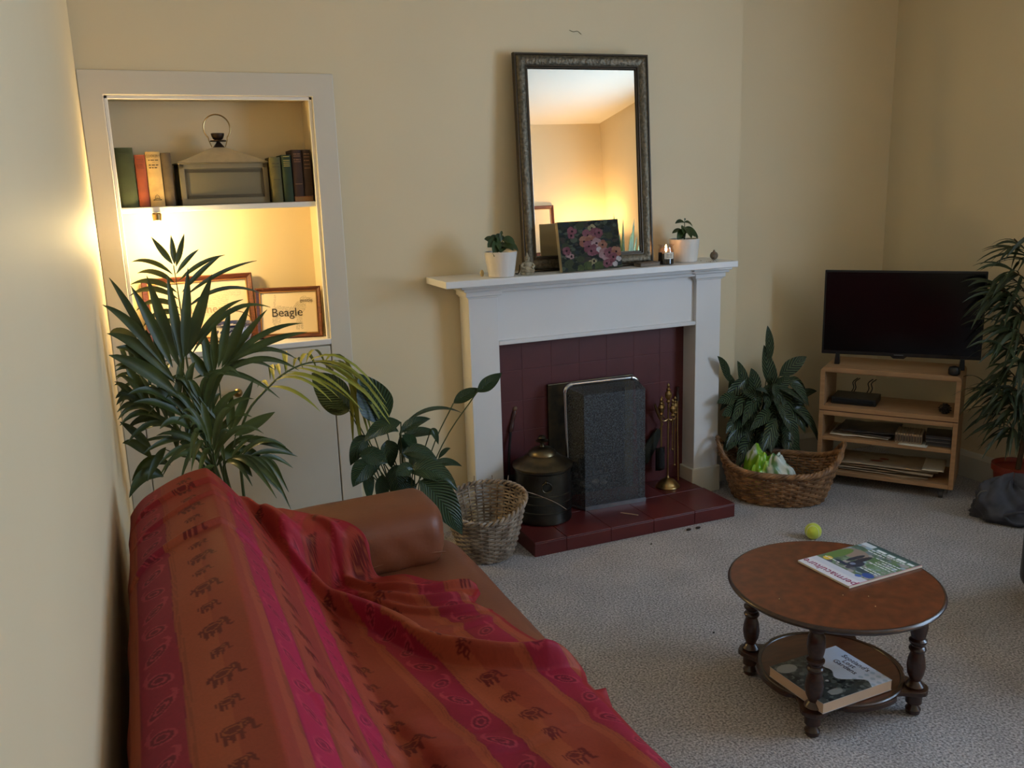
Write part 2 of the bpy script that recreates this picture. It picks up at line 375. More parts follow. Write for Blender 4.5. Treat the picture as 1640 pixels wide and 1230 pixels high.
# tile slab on the breast: individual tiles with grooves
tl = thing('tiled_panel', 'dark red painted tiles lining the fireplace inside the white surround', 'tiles', (1.93, -.003, .062))
g = .0009; xs = [1.45, 1.59, 1.73, 1.867, 2.005, 2.145, 2.283, 2.414]; zs = [.062, .134, .271, .405, .540, .675, .81]
b = MB()
for i in range(7):
    for j in range(6):
        x0, x1, z0_, z1_ = xs[i], xs[i + 1], zs[j], zs[j + 1]
        x0c, x1c = x0, x1
        if z0_ < FZ1 - .02:
            if x0 >= FX0 - .02 and x1 <= FX1 + .06: continue
        b.box(fx(x0 + g), fx(x1 - g), -.009, 0, z0_ + g - .062, z1_ - g - .062)
b.build('tile_face', TILE, tl, False, bevel=.0012)
b = MB(); b.box(fx(1.448), fx(2.414), -.006, .002, .0, .748)
bb = MB()
for (a, c_, d, e) in ((1.448, FX0, 0, .748), (FX1 + .05, 2.414, 0, .748), (FX0, FX1 + .05, FZ1 - .062, .748)):
    bb.box(fx(a), fx(c_), -.0082, .001, d, e)
bb.build('grout', TILE, tl, False)
# hearth
hr = thing('hearth', 'raised dark red tiled hearth slab in front of the fireplace', 'hearth', (1.93, -.22, 0))
b = MB(); HX = [1.4435, 1.585, 1.79, 1.995, 2.2, 2.409]
b.box(1.4445 - 1.93, 2.408 - 1.93, -.208, .10, 0, .057)
b.box(1.453 - 1.93, 2.398 - 1.93, .09, .218, 0, .057)
b.build('hearth_core', HEARTH, hr, False)
b = MB()
for i in range(5):
    b.box(HX[i] - 1.93 + g, HX[i + 1] - 1.93 - g, -.211, .02, .0575, .062); b.box(HX[i] - 1.93 + g, HX[i + 1] - 1.93 - g, -.211, -.205, 0, .0555)
    b.box(max(HX[i], 1.452) - 1.93 + g, min(HX[i + 1], 2.399) - 1.93 - g, .022, .215, .0565, .0615)
b.build('hearth_tile', HEARTH, hr, False, bevel=.002)
# insert frame + firebox
fi = thing('fire_insert', 'tarnished metal frame around the soot-black fire opening behind the mesh guard', 'fireplace insert', (1.93, -.014, .062))
b = MB(); b.box(fx(1.705), fx(1.80), -.012, 0, 0, .535); b.box(fx(2.09), fx(2.135), -.012, 0, 0, .535); b.box(fx(1.705), fx(2.135), -.0125, 0, .48, .535)
b.build('metal_surround', DBRASS, fi, False, bevel=.003)
b = MB(); b.box(fx(FX0 + .001), fx(FX0 + .008), .002, .31, 0, .49); b.box(fx(FX1 - .008), fx(FX1 - .001), .002, .31, 0, .49); b.box(fx(FX0 + .001), fx(FX1 - .001), .30, .312, 0, .49); b.box(fx(FX0 + .001), fx(FX1 - .001), .002, .31, .49, .496); b.box(fx(FX0 + .001), fx(FX1 - .001), .002, .31, 0.001, .01)
b.build('firebox_lining', SOOT, fi, False)
b = MB()
for k in range(9):
    x = fx(1.79 + k * .033); b.tube([(x, .06, .03), (x, .055, .11), (x, .065, .17)], .006, 8)
b.tube([(fx(1.77), .055, .165), (fx(2.07), .055, .165)], .008); b.tube([(fx(1.77), .055, .05), (fx(2.07), .055, .05)], .008)
for x in (fx(1.775), fx(2.065)): b.tube([(x, .06, .01), (x, .06, .19)], .009); b.sphere((x, .06, .20), .014, 10)
b.build('grate', BLACKM, fi)
b = MB()
for k in range(40):
    r = random.uniform(.012, .028); b.sphere((fx(random.uniform(1.79, 2.05)), random.uniform(.02, .2), .01 + r * .7), r, 8, (1, 1, .7))
b.build('ash', pm('grey_ash', (120, 112, 104), .95, var=.3, vs=30), fi)['kind'] = 'stuff'
# fire guard
fg = thing('fire_guard', 'box-shaped wire mesh fire guard with chrome frame standing on the hearth', 'fire guard', (1.918, -.150, .0625), (0, 0, -.05))
def rr(w, z0, z1, r, y, n=6):
    pts = []
    for cx_, cz_, a0 in ((w - r, z1 - r, 0), (-w + r, z1 - r, PI / 2)):
        for k in range(n + 1):
            a = a0 + PI / 2 * k / n; pts.append(Vector((cx_ + r * math.cos(a), y, cz_ + r * math.sin(a))))
    return pts
W2 = .174; Hh = .545
lean = .03
fr = [Vector((W2, 0, .0))] + rr(W2, 0, Hh, .03, 0) + [Vector((-W2, 0, .0))]
fr = [p + Vector((0, lean * p.z / Hh, 0)) for p in fr]
MB().tube(fr, .0075, 10).build('chrome_frame', CHROME, fg)
for sx in (-1, 1):
    pts = [Vector((sx * (W2 - .03 + .03 * math.sin(a)), -.004 + lean, Hh - .03 + .03 * math.cos(a))) for a in [PI / 2 * k / 6 for k in range(7)]]
    MB().tube(pts, .0115, 10).build('corner_clip', CHROME, fg)
D = .068
front = [Vector((W2 - .012, -D, .012)), Vector((W2 - .012, -D, Hh - .030)), Vector((-W2 + .045, -D, Hh - .030)), Vector((-W2 + .045, -D, .012))]
back = [Vector((W2 - .004, -.002, .006)), Vector((W2 - .004, lean - .004, Hh - .01)), Vector((-W2 + .004, lean - .004, Hh - .01)), Vector((-W2 + .004, -.002, .006))]
mesh_m = bpy.data.materials.new('wire_mesh'); mesh_m.use_nodes = True; nt = mesh_m.node_tree; pb = nt.nodes['Principled BSDF']
pb.inputs['Base Color'].default_value = (.10, .105, .11, 1); pb.inputs['Metallic'].default_value = .5; pb.inputs['Roughness'].default_value = .6
tc = nt.nodes.new('ShaderNodeTexCoord'); nz = nt.nodes.new('ShaderNodeTexNoise'); nz.inputs['Scale'].default_value = 260; nz.inputs['Detail'].default_value = 2
nt.links.new(tc.outputs['Object'], nz.inputs['Vector']); mr = nt.nodes.new('ShaderNodeMapRange'); mr.inputs[1].default_value = .35; mr.inputs[2].default_value = .65; mr.inputs[3].default_value = .35; mr.inputs[4].default_value = .95
nt.links.new(nz.outputs['Fac'], mr.inputs[0]); nt.links.new(mr.outputs[0], pb.inputs['Alpha'])
b = MB()
def patch(b, P, nu=8):
    A, B_, C_, D_ = P
    b.grid([[(A.lerp(B_, i / nu)).lerp(D_.lerp(C_, i / nu), j / nu) for j in range(nu + 1)] for i in range(nu + 1)])
patch(b, front)
patch(b, [front[3], front[2], back[2], back[3]]); patch(b, [front[0], front[1], back[1], back[0]]); patch(b, [front[1], front[2], back[2], back[1]])
b.build('mesh_panel', mesh_m, fg, smooth=False)
b = MB(); b.box(-W2 + .043, W2 - .010, -D - .004, -D + .004, 0, .018)
b.tube([front[3] + Vector((0, 0, -.004)), back[3] + Vector((0, 0, .002))], .006); b.tube([front[0] + Vector((0, 0, -.004)), back[0] + Vector((0, 0, .002))], .006)
b.build('bottom_rail', DIRTCH, fg, False)
# coal scuttle
cs = thing('coal_scuttle', 'round lidded brass-topped coal scuttle on the hearth beside the guard', 'coal scuttle', (1.596, -.190, .0625)); SZ = .84
R = .120
prof = [(R * .93, 0), (R * .99, .004), (R, .012), (R * .985, .022)]
for z in (.062, .108, .150): prof += [(R * .985, z - .006), (R * 1.015, z - .003), (R * 1.015, z + .003), (R * .985, z + .006)]
prof += [(R * .985, .262), (R * 1.03, .268), (R * 1.03, .28), (R * .98, .284)]
MB().lathe([(a, z * SZ) for a, z in prof], n=56).build('body', PEWTER, cs)
lid = [(R * 1.06, .276), (R * 1.07, .285), (R * 1.0, .293), (R * .86, .304), (R * .66, .320), (R * .60, .330), (R * .50, .336), (R * .47, .350), (R * .33, .366), (R * .16, .372), (R * .12, .374)]
MB().lathe([(a, z * SZ) for a, z in lid], n=56).build('lid', DBRASS, cs)
MB().lathe([(a, z - .060) for a, z in [(.012, .372), (.008, .385), (.010, .392), (.026, .397), (.027, .401), (.012, .405), (.018, .412), (.012, .42), (.002, .423)]], n=28).build('lid_knob', DBRASS, cs)
dirc = Vector((-.30, -.95, 0)).normalized()
ringc = dirc * (R + .006) + Vector((0, 0, .172)); sd = Vector((-dirc.y, dirc.x, 0))
b = MB(); b.tube([ringc + sd * .021 * math.cos(2 * PI * k / 20) + Vector((0, 0, .021 * math.sin(2 * PI * k / 20))) for k in range(20)], .0028, 8, closed=True)
b.build('ring_handle', DBRASS, cs)
MB().sphere(dirc * (R + .004) + Vector((0, 0, .193)), .008, 10).build('ring_boss', DBRASS, cs)
# shovel leaning behind the scuttle
sh = thing('hearth_shovel', 'black ash shovel with wooden tipped handle leaning on tiles behind scuttle', 'shovel', (1.494, -.040, .0625))
MB().tube(curve([(0, -.02, .14), (.012, .0, .25), (.03, .018, .345)], 8), .006).build('shaft', BLACKM, sh)
MB().tube(curve([(.03, .018, .345), (.042, .024, .385), (.056, .028, .435)], 8), [.007, .010, .011, .010, .009, .009, .010, .011, .008], 12).build('handle', pm('dark_red_brown_wood', (70, 36, 26), .4), sh)
MB().sphere((.058, .029, .444), .011, 12).build('handle_tip', pm('worn_wood', (120, 88, 62), .6), sh)
P = [[Vector(((i / 6 - .5) * .08, -.040 + .028 * j / 6 + .010 * abs(i / 6 - .5) * -2, .16 * j / 6 + .002)) for j in range(7)] for i in range(7)]
MB().grid(P).build('blade', BLACKM, sh, solid=.002)
# companion set
cp = thing('companion_set', 'brass fireside companion set with brush, shovel and tongs on a domed foot', 'fire tools', (2.268, -.112, .0625))
MB().lathe([(.056, 0), (.057, .005), (.055, .009), (.049, .012), (.046, .018), (.034, .032), (.018, .041), (.008, .045), (.005, .055)], n=40).build('base', BRASS, cp)
MB().tube([(0, 0, .05), (0, 0, .44)], .0042, 10).build('pole', BRASS, cp)
def knob(z, s=1): return [(.003 * s, z), (.009 * s, z + .006 * s), (.004 * s, z + .012 * s), (.011 * s, z + .022 * s), (.013 * s, z + .034 * s), (.006 * s, z + .044 * s), (.008 * s, z + .05 * s), (.003 * s, z + .056 * s), (.006 * s, z + .064 * s), (.001, z + .072 * s)]
MB().lathe(knob(.40, 1.3), n=18).build('finial', BRASS, cp)
b = MB()
for a in (0, PI / 2, PI, -PI / 2):
    b.tube(curve([(0, 0, .325), (.02 * math.cos(a), .02 * math.sin(a), .318), (.038 * math.cos(a), .038 * math.sin(a), .325), (.041 * math.cos(a), .041 * math.sin(a), .334)], 8), .003, 8)
b.build('hook_ring', BRASS, cp)
for k, (a, zl, kind) in enumerate(((PI * .97, .19, 'brush'), (-PI / 2, .19, 'tongs'), (0, .10, 'poker'), (PI * .62, .18, 'shovel'))):
    x, y = .036 * math.cos(a), .036 * math.sin(a)
    tool = MB().tube([(x, y, zl), (x, y, .37)], .0028, 8).build(kind + '_shaft', BRASS, cp)
    MB().lathe([(r, z) for r, z in knob(.345, 1.15)], c=(x, y, 0), n=16).build('handle', BRASS, tool)
    if kind == 'brush': MB().lathe([(.008, .09), (.019, .10), (.017, .17), (.006, .195)], c=(x, y, 0), n=18).build('bristles', pm('black_bristle', (20, 18, 17), .9, bump=1, bs=200), tool)
    if kind == 'shovel':
        P = [[Vector((x + (i / 4 - .5) * .05, y + .006 * abs(i - 2), .07 + .11 * j / 4)) for j in range(5)] for i in range(5)]
        MB().grid(P).build('pan', BLACKM, tool, solid=.002)
    if kind in ('tongs', 'poker'): MB().sphere((x, y, zl), .006, 10).build('tip', BRASS, tool)
pk = thing('fire_poker', 'long thin poker propped upright in the right corner of the hearth', 'poker', (2.353, -.05, .0625))
MB().tube([(0, -.02, .004), (.008, .0, .20), (.02, .022, .38)], .0032, 8).build('rod', BRASS, pk)
MB().tube([(.02, .022, .38), (.021, .024, .40), (.022, .026, .42), (.024, .028, .445)], [.008, .009, .005, .009], 12).build('handle', pm('dark_wood_grip', (60, 38, 28), .4), pk)
bl = thing('bellows_brush', 'dark paddle-shaped hearth brush leaning on tiles left of brass tools', 'hearth brush', (2.205, -.035, .0625))
m = Matrix.Rotation(math.radians(32), 4, 'Y')
b = MB(); b.prism([(-.028, 0), (.028, 0), (.03, .09), (.016, .17), (-.016, .17), (-.03, .09)], -.006, .006, Matrix.Translation((-.025, 0, .112)) @ m @ Matrix.Rotation(PI / 2, 4, 'X'))
b.build('head', pm('dark_olive_bristle', (34, 36, 26), .8, bump=.5, bs=150), bl, False, bevel=.004)
MB().tube([Vector((-.025, 0, .112)) + m @ Vector((0, -.0, .16)), Vector((-.025, .0, .112)) + m @ Vector((0.0, -.004, .2)) , Vector((.062,-.008,.31))], .0035, 8).build('shaft', BRASS, bl)
b = MB(); b.tube([(.062, -.008, .31), (.045, -.010, .35), (.032, -.012, .385)], [.005, .0075, .005], 12); b.build('handle', BRASS, bl)
# bits on the hearth
tag(MB().tube([az(994, 821, .067), az(1022, 825, .067)], .0022, 6).build('spent_match', pm('pale_wood', (190, 158, 130), .7)), 'pale matchstick lying on the red hearth tiles', 'match')
for k, (x, y) in enumerate(((1103, 848), (1118, 845), (1043, 871), (1143, 1013))):
    p = az(x, y, .006); s_ = (1.6, .9, .6) if k < 2 else (1.2, .8, .6)
    lb = ['dark bark crumb on carpet below the hearth front, left one of the pair', 'dark bark crumb on carpet below the hearth front, right one of the pair', 'tiny dark speck on carpet just below hearth, left of the crumb pair', 'tiny dark speck on open carpet left of the round table'][k]
    tag(MB().sphere(p, .008 if k < 2 else .004, 8, s_).build('bark_crumb', pm('dark_bark', (52, 38, 30), .9), smooth=False), lb, 'crumb')
# ================================================================== MIRROR
mi = thing('mantel_mirror', 'tall mirror in an ornate dark bronze frame leaning above the mantel', 'mirror', (1.865, -.118, 1.1005), (-.0, 0, -.02))
mi.rotation_euler = Euler((-.069, 0, -.062), 'XYZ')
MW, MH, FW = .2975, .863, .062
def framegeo(b, W, H, prof):
    """mitred frame, prof = list of (inset from outer edge, depth)"""
    for c in range(4):
        cs_ = [(-W, 0), (W, 0), (W, H), (-W, H)]
        x0, z0 = cs_[c]; x1, z1 = cs_[(c + 1) % 4]
        sx0 = 1 if x0 < 0 else -1; sz0 = 1 if z0 == 0 else -1; sx1 = 1 if x1 < 0 else -1; sz1 = 1 if z1 == 0 else -1
        n = 28 if len(prof) > 6 else 2; P = []
        for k in range(n + 1):
            t = k / n; row = []
            for i, d in prof:
                a = Vector((x0 + sx0 * i, d, z0 + sz0 * i)); e = Vector((x1 + sx1 * i, d, z1 + sz1 * i)); row.append(a.lerp(e, t))
            P.append(row)
        b.grid(P)
BRZ = pm('ornate_bronze', (112, 102, 84), .42, .7, rgb2=(74, 68, 56), vs=80, bump=.8, bs=85, bd=.004, detail=5)
BRZE = pm('dark_bronze_edge', (62, 54, 44), .35, .6)
b = MB(); framegeo(b, MW, MH, [(.010, -.022), (.014, -.026), (.022, -.028), (.032, -.027), (.042, -.024), (.048, -.020)]); b.build('ornate_band', BRZ, mi)
b = MB(); framegeo(b, MW, MH, [(0, 0), (0, -.018), (.003, -.023), (.008, -.023), (.011, -.018), (.014, -.012)]); framegeo(b, MW, MH, [(.046, -.015), (.048, -.022), (.052, -.022), (.054, -.016), (.058, -.016), (.062, -.008), (.062, -.002)]); b.build('frame_moulding', BRZE, mi)
MG = pm('mirror_silver', (245, 243, 235), .0, 1)
b = MB(); b.box(-MW + .055, MW - .055, -.008, -.004, .055, MH - .055); b.build('mirror_glass', MG, mi, False)
b = MB(); b.box(-MW + .004, MW - .004, -.004, .004, .004, MH - .004); b.build('backing_board', pm('brown_board', (90, 70, 50), .8), mi, False)
# canvas
cv = thing('flower_canvas', 'small unframed canvas painted with pink and orange flowers propped against mirror', 'painting', (1.834, -.192, 1.1005))
cv.rotation_euler = Euler((-.16, 0, .157), 'XYZ')
def paintgrid(W, H, nx, nz, fn):
    X, Z = np.meshgrid(np.linspace(0, 1, nx), np.linspace(0, 1, nz), indexing='ij')
    return fn(X, Z)
def flowers(X, Z):
    c = np.zeros(X.shape + (3,)); base = np.array(lin((52, 58, 44))); c[:] = base
    r = np.random.default_rng(3)
    for k in range(260):
        x, z = r.random(2); s = r.uniform(.02, .07); a = r.uniform(.3, 1.4)
        pal = [(38, 44, 34), (66, 74, 42), (44, 54, 56), (84, 92, 70), (70, 60, 48), (34, 36, 34)][r.integers(6)]
        m_ = ((X - x) / s) ** 2 + ((Z - z) / (s * a)) ** 2 < 1; c[m_] = lin(pal)
    spots = [(.22, .80, .07, 0), (.20, .72, .05, 0), (.12, .35, .05, 2), (.10, .42, .06, 0), (.17, .30, .04, 2), (.55, .84, .06, 3), (.47, .70, .09, 0), (.60, .72, .09, 0), (.66, .74, .06, 0), (.40, .58, .08, 1), (.52, .58, .09, 1), (.47, .47, .09, 0), (.60, .53, .08, 2), (.70, .49, .07, 1),
             (.56, .40, .08, 0), (.63, .40, .04, 4), (.50, .38, .07, 0), (.72, .30, .09, 2), (.80, .32, .08, 0), (.92, .33, .08, 1), (.86, .22, .07, 0), (.80, .12, .06, 0), (.74, .10, .06, 0), (.95, .18, .04, 4), (.88, .08, .04, 4), (.47, .14, .04, 3), (.53, .17, .04, 3), (.30, .05, .05, 5), (.42, .08, .07, 5), (.6, .06, .07, 5)]
    pal = [[(126, 56, 72), (150, 84, 96)], [(156, 86, 56), (176, 116, 84)], [(160, 110, 110), (190, 150, 150)], [(150, 138, 92), (176, 160, 110)], [(190, 176, 180), (200, 190, 190)], [(70, 84, 34), (96, 104, 46)]]
    for x, z, s, p in spots:
        for q in range(7):
            a = q * 2 * PI / 6 + r.random(); d = s * .55 if q else 0
            m_ = ((X - x - d * math.cos(a)) / (s * .6)) ** 2 + ((Z - z - d * 1.3 * math.sin(a)) / (s * .75)) ** 2 < 1
            f = r.random(); c[m_] = np.array(lin(pal[p][0])) * (1 - f) + np.array(lin(pal[p][1])) * f
        if p < 4:
            m_ = ((X - x) / .018) ** 2 + ((Z - z) / .025) ** 2 < 1; c[m_] = lin((40, 16, 20))
    g_ = c.mean(axis=2, keepdims=True); c = (c * .75 + g_ * .25) * .72
    c *= (.85 + .3 * r.random(X.shape))[..., None]
    return c
cw, ch = .307, .200; nx, nz = 150, 100
cc = paintgrid(cw, ch, nx, nz, flowers)
b = MB(); b.grid([[((i / (nx - 1) - .5) * cw, -.0185, j / (nz - 1) * ch) for j in range(nz)] for i in range(nx)])
b.build('painted_face', vcm('oil_paint', .75, bump=.3, bs=120, spec=.2), cv, cols=cc.reshape(-1, 3))
MB().box(-cw / 2, cw / 2, -.018, 0, 0, ch).build('stretched_canvas', pm('raw_canvas', (176, 160, 128), .85), cv, False)
# ================================================================== MANTEL OBJECTS
def small_plant(name, label, loc, r0, r1, h, leaves, stem_h, potmat=WPOT):
    t = thing(name, label, 'potted plant', loc)
    b = MB(); n = 72; prof = []
    P = []
    zs_ = [(r0 * .96, 0), (r0, .003), (r1, h - .002), (r1 - .002, h), (r1 - .005, h), (r1 - .006, h - .012), (r0 * .8, h - .014)]
    for i, (r, z) in enumerate(zs_):
        P.append([Vector(((r + (.0009 * (k % 2) if i in (1, 2) else 0)) * math.cos(2 * PI * k / n), (r + (.0009 * (k % 2) if i in (1, 2) else 0)) * math.sin(2 * PI * k / n), z)) for k in range(n)])
    b.grid(P, closev=True); b.f.append(tuple(range(n))[::-1]); b.build('pot', potmat, t, angle=30)
    MB().lathe([(.001, h - .013), (r1 - .007, h - .012)], n=24, cap=False).build('soil', SOIL, t)
    st = MB(); lf = MB()
    for (ax_, az_, bx, bz, wd, yy) in leaves:
        a = Vector((ax_, 0, az_)); e = Vector((bx, yy, bz))
        st.tube(curve([(0, 0, h - .014), (ax_ * .5, 0, (az_ + h) / 2), a], 5), .0016, 6)
        lf.leaf(a, e, wd, sag=-.008, nrm=(.1, -.7, .75), fold=.2, n=8, curl=.05)
    st.build('stem', STEM, t); lf.build('foliage', LEAFD, t)
    return t
small_plant('potted_plant', 'leafy plant in ribbed white pot at left end of the mantel', (1.438, -.188, 1.1005), .050, .064, .098,
    [(0, .125, -.062, .120, .05, -.02), (-.005, .14, -.048, .085, .04, -.05), (.0, .13, -.02, .155, .05, .0), (0, .15, .012, .175, .012, .0), (.01, .14, .055, .125, .045, -.02), (.015, .13, .06, .10, .035, -.04), (0, .12, .03, .105, .045, -.06), (0, .115, -.02, .10, .045, -.055), (.02, .13, .035, .15, .045, .03), (-.01, .135, -.04, .145, .045, .01), (-.02, .125, -.06, .15, .04, .02), (.0, .11, .05, .11, .04, .03)], .06)
small_plant('potted_plant', 'leggy plant in ribbed white pot at right end of the mantel', (2.333, -.128, 1.1005), .055, .065, .100,
    [(0, .168, -.048, .168, .022, 0), (0, .17, .045, .150, .02, 0), (0, .175, .004, .18, .008, 0), (.005, .15, .062, .105, .028, -.02), (-.005, .14, -.055, .095, .03, -.03), (0, .15, -.03, .125, .034, -.04), (0, .14, .02, .11, .04, -.05), (0, .15, -.002, .105, .04, -.06), (.01, .135, .045, .10, .034, -.04), (-.01, .13, -.045, .125, .03, .03), (.0, .12, .03, .14, .034, .02), (0, .11, -.05, .10, .035, -.02)], .07)
# figurine
fg2 = thing('stone_figurine', 'small pale carved seated figurine at the mirror foot, beside left pot', 'figurine', (1.548, -.195, 1.1005))
ST = pm('pale_soapstone', (176, 164, 136), .6, rgb2=(128, 114, 88), vs=60, bump=.8, bs=110, bd=.004)
b = MB(); b.lathe([(.022, 0), (.024, .003), (.024, .008), (.021, .010)], n=20, sy=.7); b.build('plinth', ST, fg2)
b = MB(); b.lathe([(.021, .009), (.024, .014), (.022, .020), (.015, .025), (.016, .034), (.014, .040), (.007, .043), (.009, .047), (.0095, .053), (.007, .058), (.005, .062), (.003, .067), (.0008, .072)], n=20, sy=.7)
for sx in (-1, 1):
    b.tube(curve([(sx * .013, 0, .038), (sx * .021, -.004, .028), (sx * .01, -.013, .022)], 6), .0042, 8); b.tube(curve([(sx * .020, 0, .014), (sx * .012, -.014, .013), (-sx * .006, -.016, .012)], 6), .0055, 8)
b.sphere((0, -.008, .051), .003, 8)
b.build('carved_figure', ST, fg2); fg2.scale = (1.25, 1.25, 1.22)
b = MB().tube(curve([(0, 0, .006), (.012, .004, .005), (.018, .002, .016), (.020, 0, .04)], 8), .0022, 6)
tag(b.build('incense_holder', BLACKM, loc=(1.502, -.180, 1.1005)), 'thin bent black metal piece between the left pot and the figurine', 'incense holder')
tag(MB().lathe([(.004, 0), (.008, .005), (.009, .014), (.006, .022), (.002, .026)], n=16, sy=.5).build('sea_shell', pm('cream_shell', (206, 180, 132), .4), loc=(1.376, -.135, 1.1005)), 'small cream shell tucked behind the left white pot on mantel', 'shell')
# small box / book
t = thing('wooden_box', 'flat grey wooden box lying between the mirror and the candle', 'box', (2.105, -.190, 1.1005), .20)
b = MB(); b.box(-.055, .055, -.022, .022, 0, .012); b.build('box_body', pm('grey_brown_wood', (120, 106, 90), .6, var=.15, vs=30), t, False, bevel=.002)
b = MB(); b.box(-.056, .056, -.023, .023, .012, .016); b.build('box_lid', pm('grey_brown_wood2', (98, 86, 74), .6), t, False, bevel=.0015)
# candle jar
cj = thing('candle_jar', 'lit dark glass jar candle with pale label beside the right pot', 'candle', (2.208, -.176, 1.1005))
GL = pm('dark_glass', (26, 22, 22), .08, 0, spec=.6, coat=.5)
MB().lathe([(.031, 0), (.034, .003), (.034, .046), (.0335, .05), (.0325, .048), (.032, .040)], n=32, cap=False).build('jar', GL, cj)
CG = bpy.data.materials.new('clear_glass'); CG.use_nodes = True; nt = CG.node_tree; nt.nodes.clear()
o_ = nt.nodes.new('ShaderNodeOutputMaterial'); mx = nt.nodes.new('ShaderNodeMixShader'); tr = nt.nodes.new('ShaderNodeBsdfTransparent'); gl = nt.nodes.new('ShaderNodeBsdfGlossy')
gl.inputs['Roughness'].default_value = .05; mx.inputs[0].default_value = .22; tr.inputs[0].default_value = (.9, .8, .7, 1)
nt.links.new(tr.outputs[0], mx.inputs[1]); nt.links.new(gl.outputs[0], mx.inputs[2]); nt.links.new(mx.outputs[0], o_.inputs[0])
MB().lathe([(.034, .05), (.033, .062), (.029, .072), (.030, .078), (.036, .084)], n=32, cap=False).build('glass_rim', CG, cj)
MB().lathe([(.001, .046), (.032, .046)], n=24, cap=False).build('wax', pm('amber_wax', (190, 110, 60), .5), cj)
lab = MB(); lab.grid([[Vector((.0345 * math.sin(a), -.0345 * math.cos(a), z)) for z in (.024, .052)] for a in [-.75 + .1 * k for k in range(14)]]); lab.build('paper_label', PAPER, cj)
lw = MB()
for z in (.030, .036, .042): lw.grid([[Vector((.0348 * math.sin(a), -.0348 * math.cos(a), zz)) for zz in (z, z + .002)] for a in [-.5 + .1 * k for k in range(9)]])
lw.build('label_print', pm('grey_print', (120, 112, 104), .8), cj)
FL = pm('flame', (255, 200, 120), .5, emit=(1, .62, .28), es=30)
MB().lathe([(.001, .052), (.0045, .058), (.005, .064), (.003, .074), (.0005, .084)], n=12).build('flame', FL, cj)
MB().tube([(0, 0, .046), (0, 0, .056)], .0008, 6).build('wick', BLACK, cj)
# little clay pot + crumbs
lp = thing('clay_ornament', 'tiny round grey clay ornament alone at the right mantel end', 'ornament', (2.489, -.13, 1.1005))
MB().lathe([(.006, 0), (.012, .004), (.0175, .012), (.018, .02), (.014, .03), (.006, .035)], n=24).build('body', pm('grey_clay', (134, 118, 98), .7, rgb2=(104, 90, 74), vs=80), lp)
MB().lathe([(.006, .034), (.005, .038), (.003, .042), (.001, .043)], n=12).build('stopper', pm('grey_clay2', (120, 104, 86), .7), lp)
cb = MB()
for k in range(16):
    p = (2.43 + random.uniform(-.035, .035), -.2 + random.uniform(-.03, .06), 1.101); cb.sphere(p, random.uniform(.001, .0024), 6)
o = cb.build('dried_petals', pm('dry_petal', (120, 84, 66), .9)); tag(o, 'scatter of tiny dried crumbs on the mantel right of the pot', 'debris'); o['kind'] = 'stuff'
# ================================================================== NICHE CONTENTS
def book(label, x0, x1, y0, h, dep, col, lean=0, title=None, band=None, z=NZM, group=None, lettercol=(60, 44, 24), tilt_z=0):
    w_ = x1 - x0
    t = thing('old_book', label, 'book', ((x0 + x1) / 2, y0, z + .0005), (0, lean, tilt_z), group)
    cm = pm('cloth_%d_%d_%d' % col, col, .75, var=.14, vs=24, bump=.15, bs=200)
    b = MB(); n = 8
    # rounded spine board
    P = []
    for k in range(n + 1):
        a = -1 + 2 * k / n; P.append([Vector((a * w_ / 2, .004 - .008 * math.sqrt(max(0, 1 - a * a * .95)), z_)) for z_ in (0, h)])
    b.grid(P); b.box(-w_ / 2, -w_ / 2 + .0025, .002, dep, 0, h); b.box(w_ / 2 - .0025, w_ / 2, .002, dep, 0, h)
    b.build('cover', cm, t, True, solid=.0)
    b = MB(); b.box(-w_ / 2 + .003, w_ / 2 - .003, .004, dep - .005, .004, h - .004); b.build('pages', pm('aged_pages', (196, 176, 130), .85), t, False)
    lm_ = pm('letter_%d_%d_%d' % lettercol, lettercol, .5)
    if title:
        for k, (s, zz, sz) in enumerate(title):
            if s: text('lettering', s, sz, lm_, t, (0, -.0045, zz * h), (PI / 2, 0, 0), sx=.8)
            else: dashes('worn_title', lm_, t, -w_ * .34, w_ * .34, -.0043, zz * h, sz * .5, k)
    if band:
        for zz in band: MB().box(-w_ * .34, w_ * .34, -.0052, -.004, zz * h, zz * h + .002).build('spine_rule', lm_, t, False)
    return t
BL = 'old books left of the lantern'; BR = 'old books right of the lantern'
book('tall dark green cloth book, leftmost on the niche shelf', .088, .146, .03, .205, .15, (48, 58, 34), band=[.9], group=BL, lettercol=(40, 48, 30))
book('faded orange book between the green and cream books', .149, .184, .032, .180, .13, (138, 66, 42), title=[('', .9, .008), ('', .8, .006)], band=[.86, .74], group=BL, lettercol=(120, 58, 36))
book('cream book with dark cookery lettering on its spine', .186, .234, .03, .190, .14, (196, 164, 106), title=[('COOKERY', .92, .0125), ('', .84, .006), ('AND', .805, .0045), ('', .75, .007), ('', .70, .007)], group=BL)
book('brown-grey worn book directly left of the lantern', .236, .270, .034, .186, .14, (88, 74, 54), group=BL)
book('olive green worn book directly right of the lantern', .614, .652, .035, .165, .13, (96, 88, 48), title=[('', .85, .006)], band=[.78, .5], group=BR, lettercol=(70, 62, 34))
book('slim dark green book with gilt bands on spine', .656, .690, .03, .172, .13, (34, 52, 28), band=[.96, .88, .84, .80, .76], group=BR, lettercol=(190, 170, 90))
book('dark brown book with gilt title, left of the last pair', .694, .731, .03, .170, .13, (52, 30, 20), title=[('', .9, .006), ('', .78, .006)], band=[.86, .74, .26], group=BR, lettercol=(132, 96, 66), z=NZM + .020)
book('dark brown book at the far right end of shelf', .733, .764, .03, .170, .13, (48, 28, 18), title=[('', .9, .006), ('', .76, .006)], band=[.84, .68, .6], group=BR, lettercol=(132, 96, 66), z=NZM + .020)
